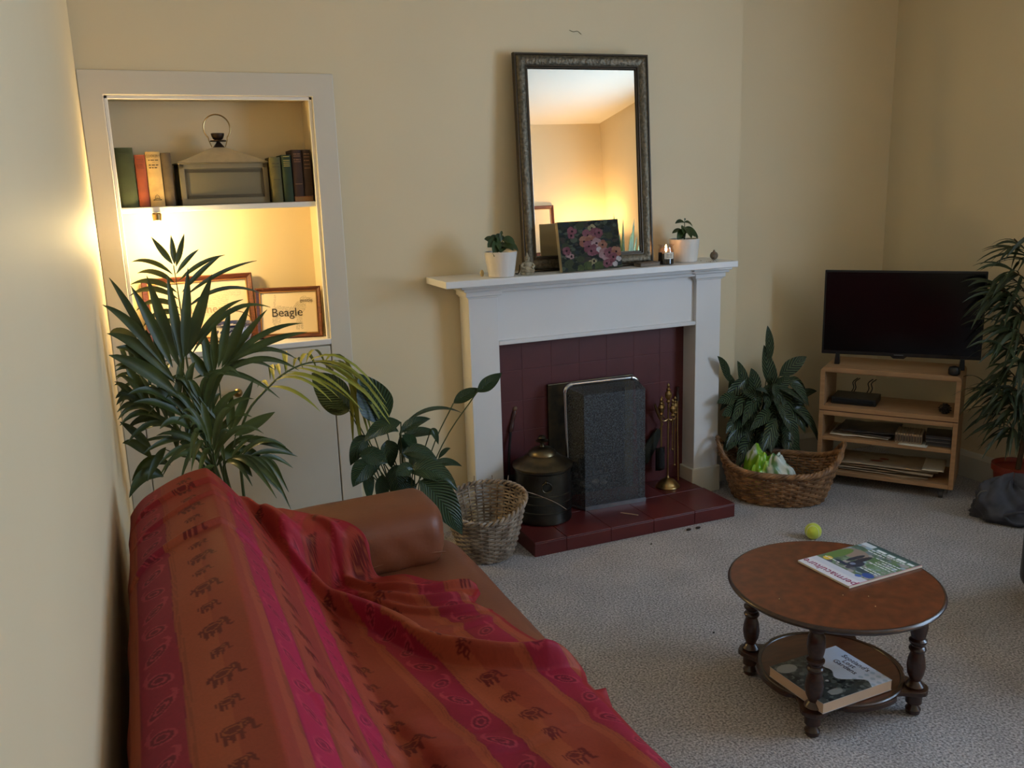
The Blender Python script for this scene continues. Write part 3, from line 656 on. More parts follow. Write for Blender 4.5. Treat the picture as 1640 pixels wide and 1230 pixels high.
t = thing('flat_book', 'reddish brown book lying flat under the two dark brown books', 'book', (.729, .10, NZM + .0005))
b = MB(); b.box(-.036, .036, -.07, .07, 0, .002); b.box(-.036, .036, -.07, .07, .0175, .0195); b.build('cover', pm('red_brown_cloth', (120, 60, 28), .6), t, False)
b = MB(); b.box(-.034, .034, -.068, .068, .002, .0175); b.build('pages', pm('aged_pages2', (150, 110, 66), .85), t, False)
# emblem on the cream book
mk = MB(); cxk, czk = .210, NZM + .028
mk.tube([(cxk - .014, .0245, czk - .004), (cxk, .0245, czk + .001), (cxk + .014, .0245, czk - .004)], .0009, 6)
mk.tube([(cxk - .008, .0245, czk), (cxk - .006, .0245, czk + .009), (cxk, .0245, czk + .014), (cxk + .006, .0245, czk + .009), (cxk + .008, .0245, czk)], .0008, 6)
mk.tube([(cxk - .014, .0245, czk - .005), (cxk + .014, .0245, czk - .005)], .0009, 6)
for o in list(bpy.data.objects):
    if o.get('label') == 'cream book with dark cookery lettering on its spine':
        e = mk.build('publisher_emblem', pm('letter_60_44_24', (60, 44, 24)), o); e.location = -o.location
# lantern
LT = thing('metal_lantern', 'wide pewter candle lantern with pyramid roof and ring handle on shelf', 'lantern', (.444, .112, NZM + .001), .10)
PEW = pm('lit_pewter', (176, 164, 138), .42, .35, var=.06, vs=30)  # roof pewter, lightened to put the lamp's bounce into its colour
w_, d_, h_ = .158, .062, .150
b = MB(); b.box(-w_, w_, -d_, d_, 0, .022); b.box(-w_ - .004, w_ + .004, -d_ - .004, d_ + .004, h_ - .004, h_)
for sx in (-1, 1):
    for sy in (-1, 1): b.box(min(sx * w_, sx * (w_ - .018)), max(sx * w_, sx * (w_ - .018)), min(sy * d_, sy * (d_ - .012)), max(sy * d_, sy * (d_ - .012)), .02, h_)
b.box(-w_, w_, -d_, -d_ + .012, h_ - .022, h_ - .004); b.box(-w_, w_, d_ - .012, d_, h_ - .022, h_ - .004)
b.build('housing', pm('plain_pewter', (124, 114, 90), .45, .4), LT, False, bevel=.0015)  # same pewter, darker: without the light painted into the roof
b = MB(); b.box(-w_ + .014, w_ - .014, -d_ + .006, -d_ + .008, .02, h_ - .018); b.build('glass_panel', pm('smoky_lantern_glass', (112, 104, 82), .25, 0, spec=.6), LT, False)
b = MB()
for (x0, x1, z0_, z1_) in ((-w_ + .016, w_ - .016, .024, .034), (-w_ + .016, w_ - .016, h_ - .036, h_ - .026), (-w_ + .016, -w_ + .026, .024, h_ - .026), (w_ - .026, w_ - .016, .024, h_ - .026)): b.box(x0, x1, -d_ + .002, -d_ + .007, z0_, z1_)
b.build('inner_frame', pm('dark_pewter', (84, 76, 58), .5, .6), LT, False)
b = MB(); P = [(-w_ - .004, -d_ - .004, h_), (w_ + .004, -d_ - .004, h_), (w_ + .004, d_ + .004, h_), (-w_ - .004, d_ + .004, h_), (-.022, -.016, .205), (.022, -.016, .205), (.022, .016, .205), (-.022, .016, .205)]
b.add(P, [(0, 1, 5, 4), (1, 2, 6, 5), (2, 3, 7, 6), (3, 0, 4, 7), (4, 5, 6, 7), (3, 2, 1, 0)]); b.build('roof', PEW, LT, False)
DM = pm('dark_lantern_metal', (64, 50, 40), .4, .7)
b = MB(); b.add([(-.020, -.012, .205), (.020, -.012, .205), (.020, .012, .205), (-.020, .012, .205), (0, 0, .232)], [(0, 1, 4), (1, 2, 4), (2, 3, 4), (3, 0, 4)]); b.lathe([(.028, .226), (.030, .228), (.028, .231)], n=24)
b.lathe([(.008, .230), (.018, .236), (.023, .248), (.024, .256), (.018, .254), (.004, .252)], n=24); b.build('finial', DM, LT)
b = MB(); b.tube([(.048 * math.sin(a), 0, .275 + .048 * math.cos(a)) for a in [-2.35 + 4.7 * k / 30 for k in range(31)]], .0026, 8)
for sx in (-1, 1): b.tube([(sx * .034, 0, .242), (sx * .033, 0, .230), (sx * .024, 0, .207)], .0018, 6)
b.build('ring_handle', BRASS, LT)
# bulb under the shelf
lp = thing('shelf_lamp', 'small glowing bulb clipped to the front edge of the niche shelf, left end', 'lamp', (.20, -.006, NZM - .0215))
MB().box(-.014, .014, .004, .05, -.003, .0005).build('clip', WHITE, lp, False, bevel=.001)
MB().lathe([(.014, -.026), (.016, -.004), (.012, 0)], n=20).build('socket', BRASS, lp)
MB().sphere((0, 0, -.0555), .030, 20).build('bulb', pm('glowing_bulb', (255, 230, 180), .4, emit=(1, .66, .28), es=34), lp)
# picture frames
def dog(X, Z, flip=False):
    cap = lambda ax, az_, bx, bz, r: (lambda t: (np.hypot((X - ax - t * (bx - ax)) * 1.25, Z - az_ - t * (bz - az_)) < r))(np.clip(((X - ax) * (bx - ax) + (Z - az_) * (bz - az_)) / ((bx - ax) ** 2 + (bz - az_) ** 2), 0, 1))
    return cap(.30, .55, .62, .50, .12) | cap(.62, .5, .70, .62, .13) | cap(.72, .66, .78, .80, .08) | cap(.76, .80, .88, .76, .07) | cap(.24, .55, .27, .92, .022) | cap(.26, .5, .24, .28, .06) | cap(.24, .28, .22, .12, .03) | cap(.66, .45, .64, .12, .04) | cap(.70, .42, .71, .12, .03) | cap(.33, .45, .30, .12, .03)
def picture(name, label, loc, yaw, tilt, W, H, fw, title, tx, tz, ts, group=None, word=None, dogon=True, fade=.55):
    t = thing(name, label, 'picture', loc); t.rotation_euler = Euler((-tilt, 0, yaw), 'XYZ')
    b = MB(); framegeo(b, W / 2, H, [(0, .012), (0, -.004), (.004, -.009), (fw * .5, -.006), (fw * .85, -.002), (fw, -.003), (fw, .004)]); b.build('frame', FRAMEW, t, False)
    b = MB(); framegeo(b, W / 2, H, [(fw - .001, -.0035), (fw + .002, -.004), (fw + .003, .001)]); b.build('gilt_slip', pm('gilt', (170, 120, 60), .4, .6), t, False)
    nx, nz = 130, 104
    def fn(X, Z):
        c = np.zeros(X.shape + (3,)); c[:] = lin((226, 206, 170))
        if dogon:
            m_ = dog(X, Z); r = rng.random(X.shape); st = (np.sin(Z * 190 + 2 * np.sin(X * 23)) > -.3) & (r > .25)
            k = m_ & st; c[k] = np.array(lin((226, 206, 170))) * (1 - fade) + np.array(lin((120, 106, 88))) * fade
        return c
    cc = paintgrid(W, H, nx, nz, fn); iw = W / 2 - fw; 
    b = MB(); b.grid([[((i / (nx - 1) * 2 - 1) * iw, .002, fw + j / (nz - 1) * (H - 2 * fw)) for j in range(nz)] for i in range(nx)])
    b.build('print', vcm('printed_paper', .75), t, cols=cc.reshape(-1, 3))
    b = MB(); b.box(-W / 2 + .003, W / 2 - .003, .004, .010, .003, H - .003); b.build('backing_board', pm('brown_board', (90, 70, 50), .8), t, False)
    if title: text('lettering', title, ts, pm('print_black', (44, 36, 28), .7) if fade > .4 else pm('print_faint', (168, 150, 120), .7), t, (tx, .0012, tz), (PI / 2, 0, 0))
    if word: text('lettering', word, ts * .42, pm('print_grey', (120, 106, 88), .7), t, (W * .27, .0012, H * .73), (PI / 2, 0, 0))
    return t
picture('framed_print', 'smaller mahogany framed print of a dog made of words, Beagle printed across', (.641, .082, NZ0 + .001), -.28, .16, .252, .200, .0165, 'Beagle', -.008, .100, .047, word='gentle')
picture('framed_print', 'larger mahogany framed dog print half hidden behind the palm fronds', (.322, .138, NZ0 + .001), 0, .17, .405, .262, .022, 'Lurcher', .01, .130, .044, fade=.28)
# blue and white china pot
def china():
    t = thing('china_bowl', 'blue and white patterned china pot standing in front of the framed prints', 'pot', (.425, .048, NZ0 + .001))
    n, prof = 96, [(.040, 0), (.044, .002), (.046, .008), (.058, .02), (.066, .038), (.069, .055), (.068, .068), (.071, .078), (.073, .083), (.070, .084), (.064, .074), (.064, .060)]
    # resample for painting
    pr = []
    for (a, c) in zip(prof[:-1], prof[1:]):
        for k in range(4): pr.append((a[0] + (c[0] - a[0]) * k / 4, a[1] + (c[1] - a[1]) * k / 4))
    pr.append(prof[-1]); b = MB(); b.lathe(pr, n=n, cap=False); cols = np.zeros((len(b.v), 3))
    for i, v in enumerate(b.v):
        a = math.atan2(v[1], v[0]); z = v[2]; s = math.sin(a * 9 + math.sin(z * 160) * 1.6) * math.cos(z * 130 + math.sin(a * 5) * 2)
        blue = s > .1 or z > .074 or z < .006; cols[i] = lin((44, 52, 96) if blue else (214, 212, 216))
        if .066 < z < .070: cols[i] = lin((214, 212, 216))
    b.build('bowl', vcm('glazed_china', .15, coat=.5), t, cols=cols)
    MB().tube([(.070 * math.cos(a), 0, .084 + .045 * math.sin(a)) for a in [PI * k / 16 for k in range(17)]], .0018, 6).build('wire_handle', pm('bent_cane', (120, 84, 50), .5), t)
china()
# ================================================================== SOFA
def sm(a, b_, x): 
    t = min(1, max(0, (x - a) / (b_ - a))); return t * t * (3 - 2 * t)
SY0, SY1 = -3.30, -1.02      # near and far ends
def Hsofa(x, y, arm=True):
    """height of the sofa surface"""
    # backrest
    ye = -1.08
    top = .768 + .010 * nos(x * 2, y * 1.4)
    hb = 0
    if x < .46:
        # rounded crest between .03 and .26, then slope to the seat
        if x < .22:
            hb = top - .060 * ((.22 - x) / .17) ** 1.5
            if x < .08: hb -= .06 * (1 - math.sqrt(max(0, 1 - ((.08 - x) / .06) ** 2)))
        else:
            t = (x - .22) / .24; hb = top - (top - .44) * (t * .62 + .38 * t * t * (3 - 2 * t))
    seat = .434 + .012 * math.sin(min(1, max(0, (x - .4) / .5)) * PI) + .006 * nos(x * 2.2, y * 2)
    if x > .84: seat -= .10 * (1 - math.sqrt(max(0, 1 - ((min(x, .925) - .84) / .087) ** 2)))
    h = max(hb, seat)
    d = y - (ye - .09)
    if d > 0: h -= .14 * min(1, d / .10) ** 2 if x < .5 else 0
    if arm and .30 < x < .83 and y > -1.33:
        ax = 1 - max(0, (x - .72) / .11) ** 2
        t = (y + 1.165 - (x - .16) * .06) / .150
        if abs(t) < 1:
            ha = .50 + .112 * max(0, 1 - abs(t) ** 3.4) ** .3 * max(0, ax) ** .4
            h = max(h, ha)
    return h
sofa = thing('leather_sofa', 'low tan leather sofa along the left wall, half covered by red throw', 'sofa', (.5, -2.1, 0))
def ws(b, name, mat, **k):     # build in world coordinates under the sofa
    o = b.build(name, mat, sofa, **k); o.location = (-.5, 2.1, 0); return o
def rbox(x0, x1, y0, y1, z0, z1, r, n=6):
    """box with rounded edges as a subdivided superellipsoid-like shell"""
    b = MB(); cx, cy, cz = (x0 + x1) / 2, (y0 + y1) / 2, (z0 + z1) / 2; hx, hy, hz = (x1 - x0) / 2, (y1 - y0) / 2, (z1 - z0) / 2
    def pt(u, v, ax, s):
        p = [0, 0, 0]; p[ax] = s; p[(ax + 1) % 3] = u; p[(ax + 2) % 3] = v
        q = Vector((p[0] * hx, p[1] * hy, p[2] * hz)); c = Vector((max(-hx + r, min(hx - r, q.x)), max(-hy + r, min(hy - r, q.y)), max(-hz + r, min(hz - r, q.z))))
        d = q - c
        if d.length > 1e-9: d = d.normalized() * r
        return Vector((cx, cy, cz)) + c + d
    hs = (hx, hy, hz)
    for ax in range(3):
        a1, a2 = hs[(ax + 1) % 3], hs[(ax + 2) % 3]
        def ticks(h):
            e = [-1 + r / h * k / n for k in range(n)]; m_ = [-1 + r / h + (2 - 2 * r / h) * k / 12 for k in range(13)]; return e + m_ + [-t for t in e[::-1]]
        for s in (-1, 1): b.grid([[pt(u, v, ax, s) for v in ticks(a2)] for u in ticks(a1)])
    return b
ws(rbox(.06, .86, SY0 + .02, SY1 - .03, .06, .36, .05), 'base', LEATHER)
def surf(x0, x1, y0, y1, fn, nx, ny, zb):
    P = []
    for i in range(nx + 1):
        x = x0 + (x1 - x0) * i / nx; P.append([Vector((x, y0 + (y1 - y0) * j / ny, fn(x, y0 + (y1 - y0) * j / ny))) for j in range(ny + 1)])
    b = MB(); b.grid(P)
    # skirts
    for row in (P[0], P[-1], [r[0] for r in P], [r[-1] for r in P]): b.grid([row, [Vector((p.x, p.y, zb)) for p in row]])
    return b
seat = rbox(.40, .925, SY0 + .06, SY1 - .0, .25, .435, .085, 8)
for i, v in enumerate(seat.v):
    if v[2] > .4: seat.v[i] = (v[0], v[1], v[2] + .008 * nos(v[0] * 2.2, v[1] * 2) + .010 * math.sin(min(1, max(0, (v[0] - .4) / .5)) * PI))
ws(seat, 'seat_cushion', LEATHER)
def backz(b):
    return b
bk = rbox(.045, .235, SY0, SY1 - .075, .2, .755, .08, 8)
bk.v = [(x, y, z - (.06 * max(0, (.22 - x) / .17) ** 1.5 if z > .5 else 0)) for x, y, z in bk.v]
ws(bk, 'backrest', LEATHER)
bf = MB(); P = []
for i in range(13):
    x = .20 + .27 * i / 12; P.append([Vector((x, SY0 + .08 + (SY1 - SY0 - .28) * j / 30, Hsofa(x, -1.6, False) - .045)) for j in range(31)])
bf.grid(P)
for row in (P[0], P[-1], [r[0] for r in P], [r[-1] for r in P]): bf.grid([row, [Vector((p.x, p.y, .38)) for p in row]])
ws(bf, 'back_cushion', LEATHER)
# far armrest: a soft bolster with creases
def bolster(x0, x1, yc, hy, z0, z1, rot=0, end=.06):
    b = MB(); n = 48; m_ = 44; P = []; zc = (z0 + z1) / 2; hz = (z1 - z0) / 2
    for i in range(m_ + 1):
        t = i / m_; x = x0 + (x1 - x0) * t
        e = 1.0
        if x > x1 - end: e = math.sqrt(max(.0, 1 - ((x - (x1 - end)) / end) ** 2)) * .75 + .25 * (1 - ((x - (x1 - end)) / end) ** 4)
        if t == 1: e = .02
        row = []
        for k in range(n):
            a = 2 * PI * k / n; ca, sa = math.cos(a), math.sin(a); p = 3.4
            r = (abs(ca) ** p + abs(sa) ** p) ** (-1 / p)
            cr = 1 + .012 * math.sin(x * 75 + 5 * sa + 2 * ca) * (1 if sa < .2 else .25) * sm(x0 + .1, x1, x) + .018 * math.sin(x * 46 - 4 * sa) * sm(x0 + .42, x0 + .2, x) * (1 if sa > -.2 else .3)
            row.append(Vector((x, yc + hy * e * r * ca * cr + (x - x0) * rot, zc + hz * (e * .92 + .08) * r * sa * cr)))
        P.append(row)
    b.grid(P, closev=True); b.f.append(tuple(range(n))); return b
ws(bolster(.16, .835, -1.165, .135, .42, .60, .06), 'armrest', LEATHER)
ws(bolster(.16, .835, -3.17, .135, .425, .625, 0), 'armrest', LEATHER)
sb = MB(); sb.tube([(x, -1.165 + (x - .16) * .06 - .131, .475 + .008 * math.sin(x * 20)) for x in [.35 + .46 * k / 20 for k in range(21)]], .0022, 6)
ws(sb, 'seam', pm('leather_seam', (120, 70, 42), .5))
for k, (x, y) in enumerate(((.12, SY0 + .15), (.8, SY0 + .15), (.12, SY1 - .15), (.8, SY1 - .15))):
    ws(MB().lathe([(.022, 0), (.028, .065)], c=(x, y, 0), n=16), 'foot', LEGW)
# ------------------------------------------------------------------ the red throw
XM = [(-1.085, .33), (-1.12, .40), (-1.20, .47), (-1.27, .56), (-1.333, .665), (-1.395, .745), (-1.445, .82), (-1.475, .825), (-1.53, .785), (-1.60, .81), (-1.68, .822), (-1.778, .845), (-1.845, .885), (-1.90, .905), (-1.96, .878), (-2.10, .885), (-2.268, .90), (-2.6, .91), (-3.2, .91)]
def xmax(y):
    for (ya, xa), (yb, xb) in zip(XM[:-1], XM[1:]):
        if y <= ya and y >= yb: t = (ya - y) / (ya - yb); return xa + (xb - xa) * t
    return XM[0][1] if y > XM[0][0] else XM[-1][1]
# fold ridges: polyline (x,y), height, half width, skew
RID = [([(.30, -1.12), (.36, -1.24), (.42, -1.36), (.50, -1.48), (.56, -1.60), (.60, -1.72), (.68, -1.82), (.80, -1.875), (.90, -1.885)], .052, .046),
       ([(.47, -1.22), (.56, -1.36), (.66, -1.43), (.76, -1.455), (.83, -1.46)], .022, .022),
       ([(.56, -1.42), (.66, -1.50), (.79, -1.53)], .020, .026),
       ([(.52, -1.36), (.60, -1.50), (.70, -1.575), (.80, -1.60)], .014, .022),
       ([(.60, -1.66), (.70, -1.66), (.80, -1.66)], .007, .03),
       ([(.04, -1.30), (.12, -1.29), (.22, -1.29), (.30, -1.33)], .012, .020),
       ([(.05, -1.46), (.14, -1.42), (.24, -1.40), (.31, -1.44)], .009, .018),
       ([(.02, -1.66), (.08, -1.62), (.16, -1.60), (.26, -1.58), (.33, -1.61)], .012, .022),
       ([(.33, -1.95), (.45, -2.05), (.60, -2.10), (.75, -2.10)], .010, .05),
       ([(.30, -2.16), (.34, -2.26), (.42, -2.32)], .020, .05),
       ([(.48, -1.93), (.52, -2.1), (.56, -2.3), (.58, -2.6)], .012, .05)]
RA = [(np.array(curve([(x, y, 0) for x, y in pl], 30))[:, :2], h, w_) for pl, h, w_ in RID]
def ridges(X, Y):
    Z = np.zeros_like(X)
    for P, h, w_ in RA:
        best = np.full(X.shape, 9.); sg = np.zeros(X.shape); tt = np.zeros(X.shape)
        for k in range(len(P) - 1):
            a, b_ = P[k], P[k + 1]; d = b_ - a; L = d @ d
            t = np.clip(((X - a[0]) * d[0] + (Y - a[1]) * d[1]) / L, 0, 1)
            dx = X - a[0] - t * d[0]; dy = Y - a[1] - t * d[1]; q = np.hypot(dx, dy); m_ = q < best
            best[m_] = q[m_]; sg[m_] = np.sign(d[0] * dy - d[1] * dx)[m_]; tt[m_] = (k + t[m_]) / (len(P) - 1)
        # steep on the shade side (left / near), soft on the other
        wv = np.where(sg < 0, w_ * .55, w_ * 1.25); u = np.clip(best / wv, 0, 1)
        env = np.minimum(1, np.minimum(tt, 1 - tt) * 8 + .25)
        Z += h * env * (1 - u * u) ** 2
    return Z
def motif_eleph(u, v):
    """elephant in a unit cell, u,v in -1..1"""
    e = lambda cx, cy, rx, ry: ((u - cx) / rx) ** 2 + ((v - cy) / ry) ** 2 < 1
    body = e(0, .1, .5, .36) | e(.5, .28, .24, .26) | (e(.72, -.02, .09, .34)) | (e(-.32, -.35, .11, .36)) | (e(-.05, -.35, .1, .34)) | e(.28, -.33, .11, .38) | e(-.58, .05, .05, .3)
    body |= e(.86, -.32, .16, .07)
    inner = e(0, .1, .38, .26) & ~e(0, .1, .30, .19) | e(.42, .26, .13, .16) & ~e(.42, .26, .08, .1)
    return body, inner
def motif_pais(u, v):
    r1 = np.hypot((u + .1) / .75, (v + .15) / .42); r = r1 < 1
    tail = (np.hypot((u - .52) / .42, (v - .12) / .42) < 1) & (np.hypot((u - .42) / .36, (v - .28) / .36) > 1)
    ring = ((r1 > .80) & (r1 < 1)) | ((r1 > .36) & (r1 < .52)) | tail & ~r
    return r | tail, ring
def make_throw():
    ny = 620; nx = 330; ys = np.concatenate([np.linspace(-1.02, -2.62, ny - 50), np.linspace(-2.63, -3.15, 50)])
    X = np.zeros((nx, ny)); Y = np.zeros((nx, ny)); Z = np.zeros((nx, ny)); S_ = np.zeros((nx, ny))
    for j, y in enumerate(ys):
        xm = xmax(min(y, -1.085)); s = np.linspace(0, 1, nx); xs_ = .032 + (xm - .032) * s
        hang = int(nx * .12)
        X[:, j] = xs_; Y[:, j] = y
        Z[:, j] = [Hsofa(x, y) for x in xs_]
    # soften then lay over
    for _ in range(12):
        Z[1:-1, 1:-1] = np.maximum(Z[1:-1, 1:-1], (Z[:-2, 1:-1] + Z[2:, 1:-1] + Z[1:-1, :-2] + Z[1:-1, 2:]) / 4 - .0002)
    for _ in range(5): Z[1:-1, 1:-1] = (Z[1:-1, 1:-1] * 4 + Z[:-2, 1:-1] + Z[2:, 1:-1] + Z[1:-1, :-2] + Z[1:-1, 2:]) / 8
    Z += .014 + ridges(X, Y)
    wob = .003 * np.sin(X * 40 + 3 * np.sin(Y * 7)) * np.clip((X - .45) * 6, 0, 1) + .004 * np.sin(Y * 9 + X * 11) * np.sin(X * 13 - Y * 4) + .002 * np.sin((X + Y) * 36) * np.clip((X - .35) * 4, 0, 1)
    Z += wob
    dx = np.hypot(np.diff(X, axis=0), np.diff(Z, axis=0)); S_[1:] = np.cumsum(dx, axis=0)
    # shear on the seat and the far bunched part
    seatw = np.clip((X - .42) / .1, 0, 1)
    u = S_ + seatw * ((Y + 1.9) * .16); v = Y * 1.0
    Pp = .235; ph = np.mod(u - .005, Pp)
    mag = (ph > .025) & (ph < .098); tan = ~mag
    col = np.zeros(X.shape + (3,)); lin_ = lambda c: np.array(lin(c))
    OR, OR2, MG_, DR, PK = lin_((150, 70, 42)), lin_((138, 56, 36)), lin_((128, 20, 42)), lin_((96, 14, 26)), lin_((170, 34, 70))
    col[:] = OR; col[(ph > .16)] = OR2
    # magenta drifts to pink over the middle of the cloth
    pk = np.clip(.5 + .5 * np.sin((u - .28) * 7.5 + np.sin(Y * 2) * .6), 0, 1)[..., None]
    mcol = MG_ * (1 - pk) + PK * pk; col = np.where(mag[..., None], mcol, col)
    col = np.where((tan)[..., None], col * (1 - pk * .18) + PK * pk * .18, col)
    far = np.clip((Y + 1.55) * 4, 0, 1)[..., None]; col = col * (1 - far * .55) + (lin_((150, 34, 30)) * far * .55)
    # border lines
    for e in (.025, .098, .020, .103, .016, .107): col[np.abs(ph - e) < .0012] *= .78
    # elephants on orange
    cell = .074; vi = np.floor(v / cell); vv = (v / cell - vi) * 2 - 1; uu = (ph - .155) / .036; alt = (np.mod(vi, 2) == 0)
    sc = np.where(alt, 1.0, .68)
    bo, inn = motif_eleph(uu / sc, vv / sc); k = bo & (ph > .112) & (ph < .205); col[k] = lin_((98, 22, 18)); k2 = k & inn; col[k2] = OR * .9
    # paisley on magenta
    cell2 = .078; vi = np.floor(v / cell2 + .3); vv = (v / cell2 + .3 - vi) * 2 - 1; uu = (ph - .0615) / .036; uu = np.where(np.mod(vi, 2) == 0, uu, -uu)
    c_, s_ = math.cos(.6), math.sin(.6); ua = uu * c_ + vv * s_; va = -uu * s_ + vv * c_
    bo, rg = motif_pais(ua, va); k = bo & mag & (np.abs(ph - .0615) < .032); col[k] *= .62; k = rg & mag & (np.abs(ph - .0615) < .032); col[k] = col[k] * 1.3 + lin_((150, 60, 66)) * .5
    g_ = col.mean(axis=2, keepdims=True); col = col * .97
    # weave noise + hem
    col *= (.94 + .12 * rng.random(X.shape))[..., None]
    hem = np.zeros(X.shape, bool); hem[-5:, :] = True; col[hem] = lin_((140, 30, 34))
    b = MB(); rows = [[(X[i, j], Y[i, j], Z[i, j]) for j in range(ny)] for i in range(nx)]
    # hanging edges: wall side and seat front
    L = []; Lc = []
    for q in range(14):
        dz = (14 - q) * .018; L.append([(.020 + .010 * (q / 14) + .004 * math.sin(ys[j] * 22 + q * .1), ys[j], max(Z[0, j] - dz - .01, .03)) for j in range(ny)]); Lc.append(col[0] * 1.0)
    R = []; Rc = []
    for q in range(12):
        dz = (q + 1) * .022; row = []
        for j in range(ny):
            y = ys[j]; hangs = 1 if y < -1.99 else 0.0; rag = .5
            if hangs: row.append((min(X[-1, j] + .028 * math.sin(min(1, (q + 1) / 4) * PI / 2) + .008 * math.sin(y * 26) * q / 12, .96), y, Z[-1, j] - dz * min(1, (-1.99 - y) / .06)))
            else: row.append((X[-1, j] + .001 * (q + 1) * .3, y, Z[-1, j] - .012 * (q + 1) / 12))
        R.append(row); Rc.append(col[-3])
    b.grid(L + rows + R)
    cols = np.concatenate([np.array(Lc), col, np.array(Rc)], axis=0).reshape(-1, 3)
    m_ = vcm('silky_throw', .62, bump=.1, bs=500, spec=.25)
    o = b.build('sofa_throw', m_, cols=cols, angle=180)
    tag(o, 'red and orange striped throw with elephant and paisley bands spread over the sofa', 'throw'); return o
make_throw()
# ================================================================== BASKETS
def basket(name, label, cat, c, a, b0, a2, b2, H, mat, rows=20, stakes=44, rimfn=None, yaw=0, handles=False, thick=.0035, inside=None, outrim=3, mode=1):
    t = thing(name, label, cat, c, yaw)
    rf = rimfn or (lambda th: H)
    def P(th, s, off=0):
        k = s ** .8; ra = a + (a2 - a) * k + off; rb = b0 + (b2 - b0) * k + off
        return Vector((ra * math.cos(th), rb * math.sin(th), .004 + rf(th) * s))
    w_ = MB(); ns = stakes
    for r in range(rows):
        s = (r + .5) / rows; pts = []
        for k in range(ns * 4):
            th = 2 * PI * k / (ns * 4); ph = math.sin(th * ns / 2 + (r % 2) * PI); pts.append(P(th, s, thick * .9 * ph))
        w_.tube(pts, thick, 5, closed=True)
    w_.build('woven_wall', mat, t)
    b = MB()
    for k in range(ns):
        th = 2 * PI * (k + .0) / ns + PI / ns; b.tube([P(th, .0), P(th, .33), P(th, .66), P(th, 1.0)], thick * .9, 5)
    b.build('stakes', mat, t)
    b = MB(); rr_ = []
    for q in range(outrim):
        pts = []
        for k in range(160):
            th = 2 * PI * k / 160; p = P(th, 1.0); o = 2 * PI * q / outrim + th * 20
            ra = Vector((math.cos(th), math.sin(th), 0)); pts.append(p + ra * (thick * 1.5 * math.cos(o)) + Vector((0, 0, thick * 1.5 * math.sin(o))))
        b.tube(pts, thick * 1.25, 6, closed=True)
    b.build('braided_rim', mat, t)
    b = MB(); n = 40
    for q in range(9):
        f = (q + .5) / 9; b.tube([Vector((a * f * math.cos(2 * PI * k / n), b0 * f * math.sin(2 * PI * k / n), .005)) for k in range(n)], .006, 5, closed=True)
    b.lathe([(.001, .002), (a * .98, .003)], n=40, sy=b0 / a, cap=False); b.build('woven_base', mat, t)
    return t, P
cL = (1.284, -.315, .0)
rimL = lambda th: .232 + .020 * math.cos(th - PI * .30) - .030 * max(0, math.cos(th + PI * .62)) ** 2
tL, PL = basket('log_basket', 'weathered grey wicker basket with frayed rim between plant and hearth', 'basket', cL, .098, .098, .162, .155, .24, WICKG, rows=20, stakes=32, rimfn=rimL, thick=.0046, outrim=2)
b = MB()
for k, (th, ln, dr) in enumerate(((2.1, .05, .1), (1.0, .035, -.2), (.6, .04, .3), (2.6, .03, 0), (1.5, .04, .1), (3.6, .03, .4))):
    p = PL(th, .97); b.tube([p, p + Vector((dr * .02, 0, ln))], .002, 5)
p = PL(-.05, 1.0); b.tube(curve([p, p + Vector((.06, -.02, -.025)), p + Vector((.12, -.05, -.055)), p + Vector((.16, -.07, -.085))], 10), .0016, 5)
b.build('loose_cane', WICKG, tL)
cR = (2.725, -.330, 0)
yR = math.atan2(-.331, .409)
tR, PRr = basket('dog_basket', 'oval brown wicker basket with looped handles beside the TV stand', 'basket', cR, .195, .130, .265, .192, .17, WICK, rows=14, stakes=44, rimfn=lambda th: .160 + .065 * abs(math.cos(th)) ** 5, yaw=yR, thick=.0056, outrim=4)
for s, nm in ((0, 1), (PI, -1)):
    hb = MB()
    for q in range(3):
        pts = []
        for k in range(25):
            a = PI * k / 24; th = s + (a - PI / 2) * .30; p = PRr(th, 1.0); o = q * 2.1 + k * .7
            ra = Vector((math.cos(th), math.sin(th), 0)); pts.append(p + Vector((0, 0, .048 * math.sin(a))) + ra * (.014 * math.sin(a) + .004 * math.cos(o)) + Vector((0, 0, .004 * math.sin(o))))
        hb.tube(pts, .0056, 6)
    hb.build('handle', WICK, tR)
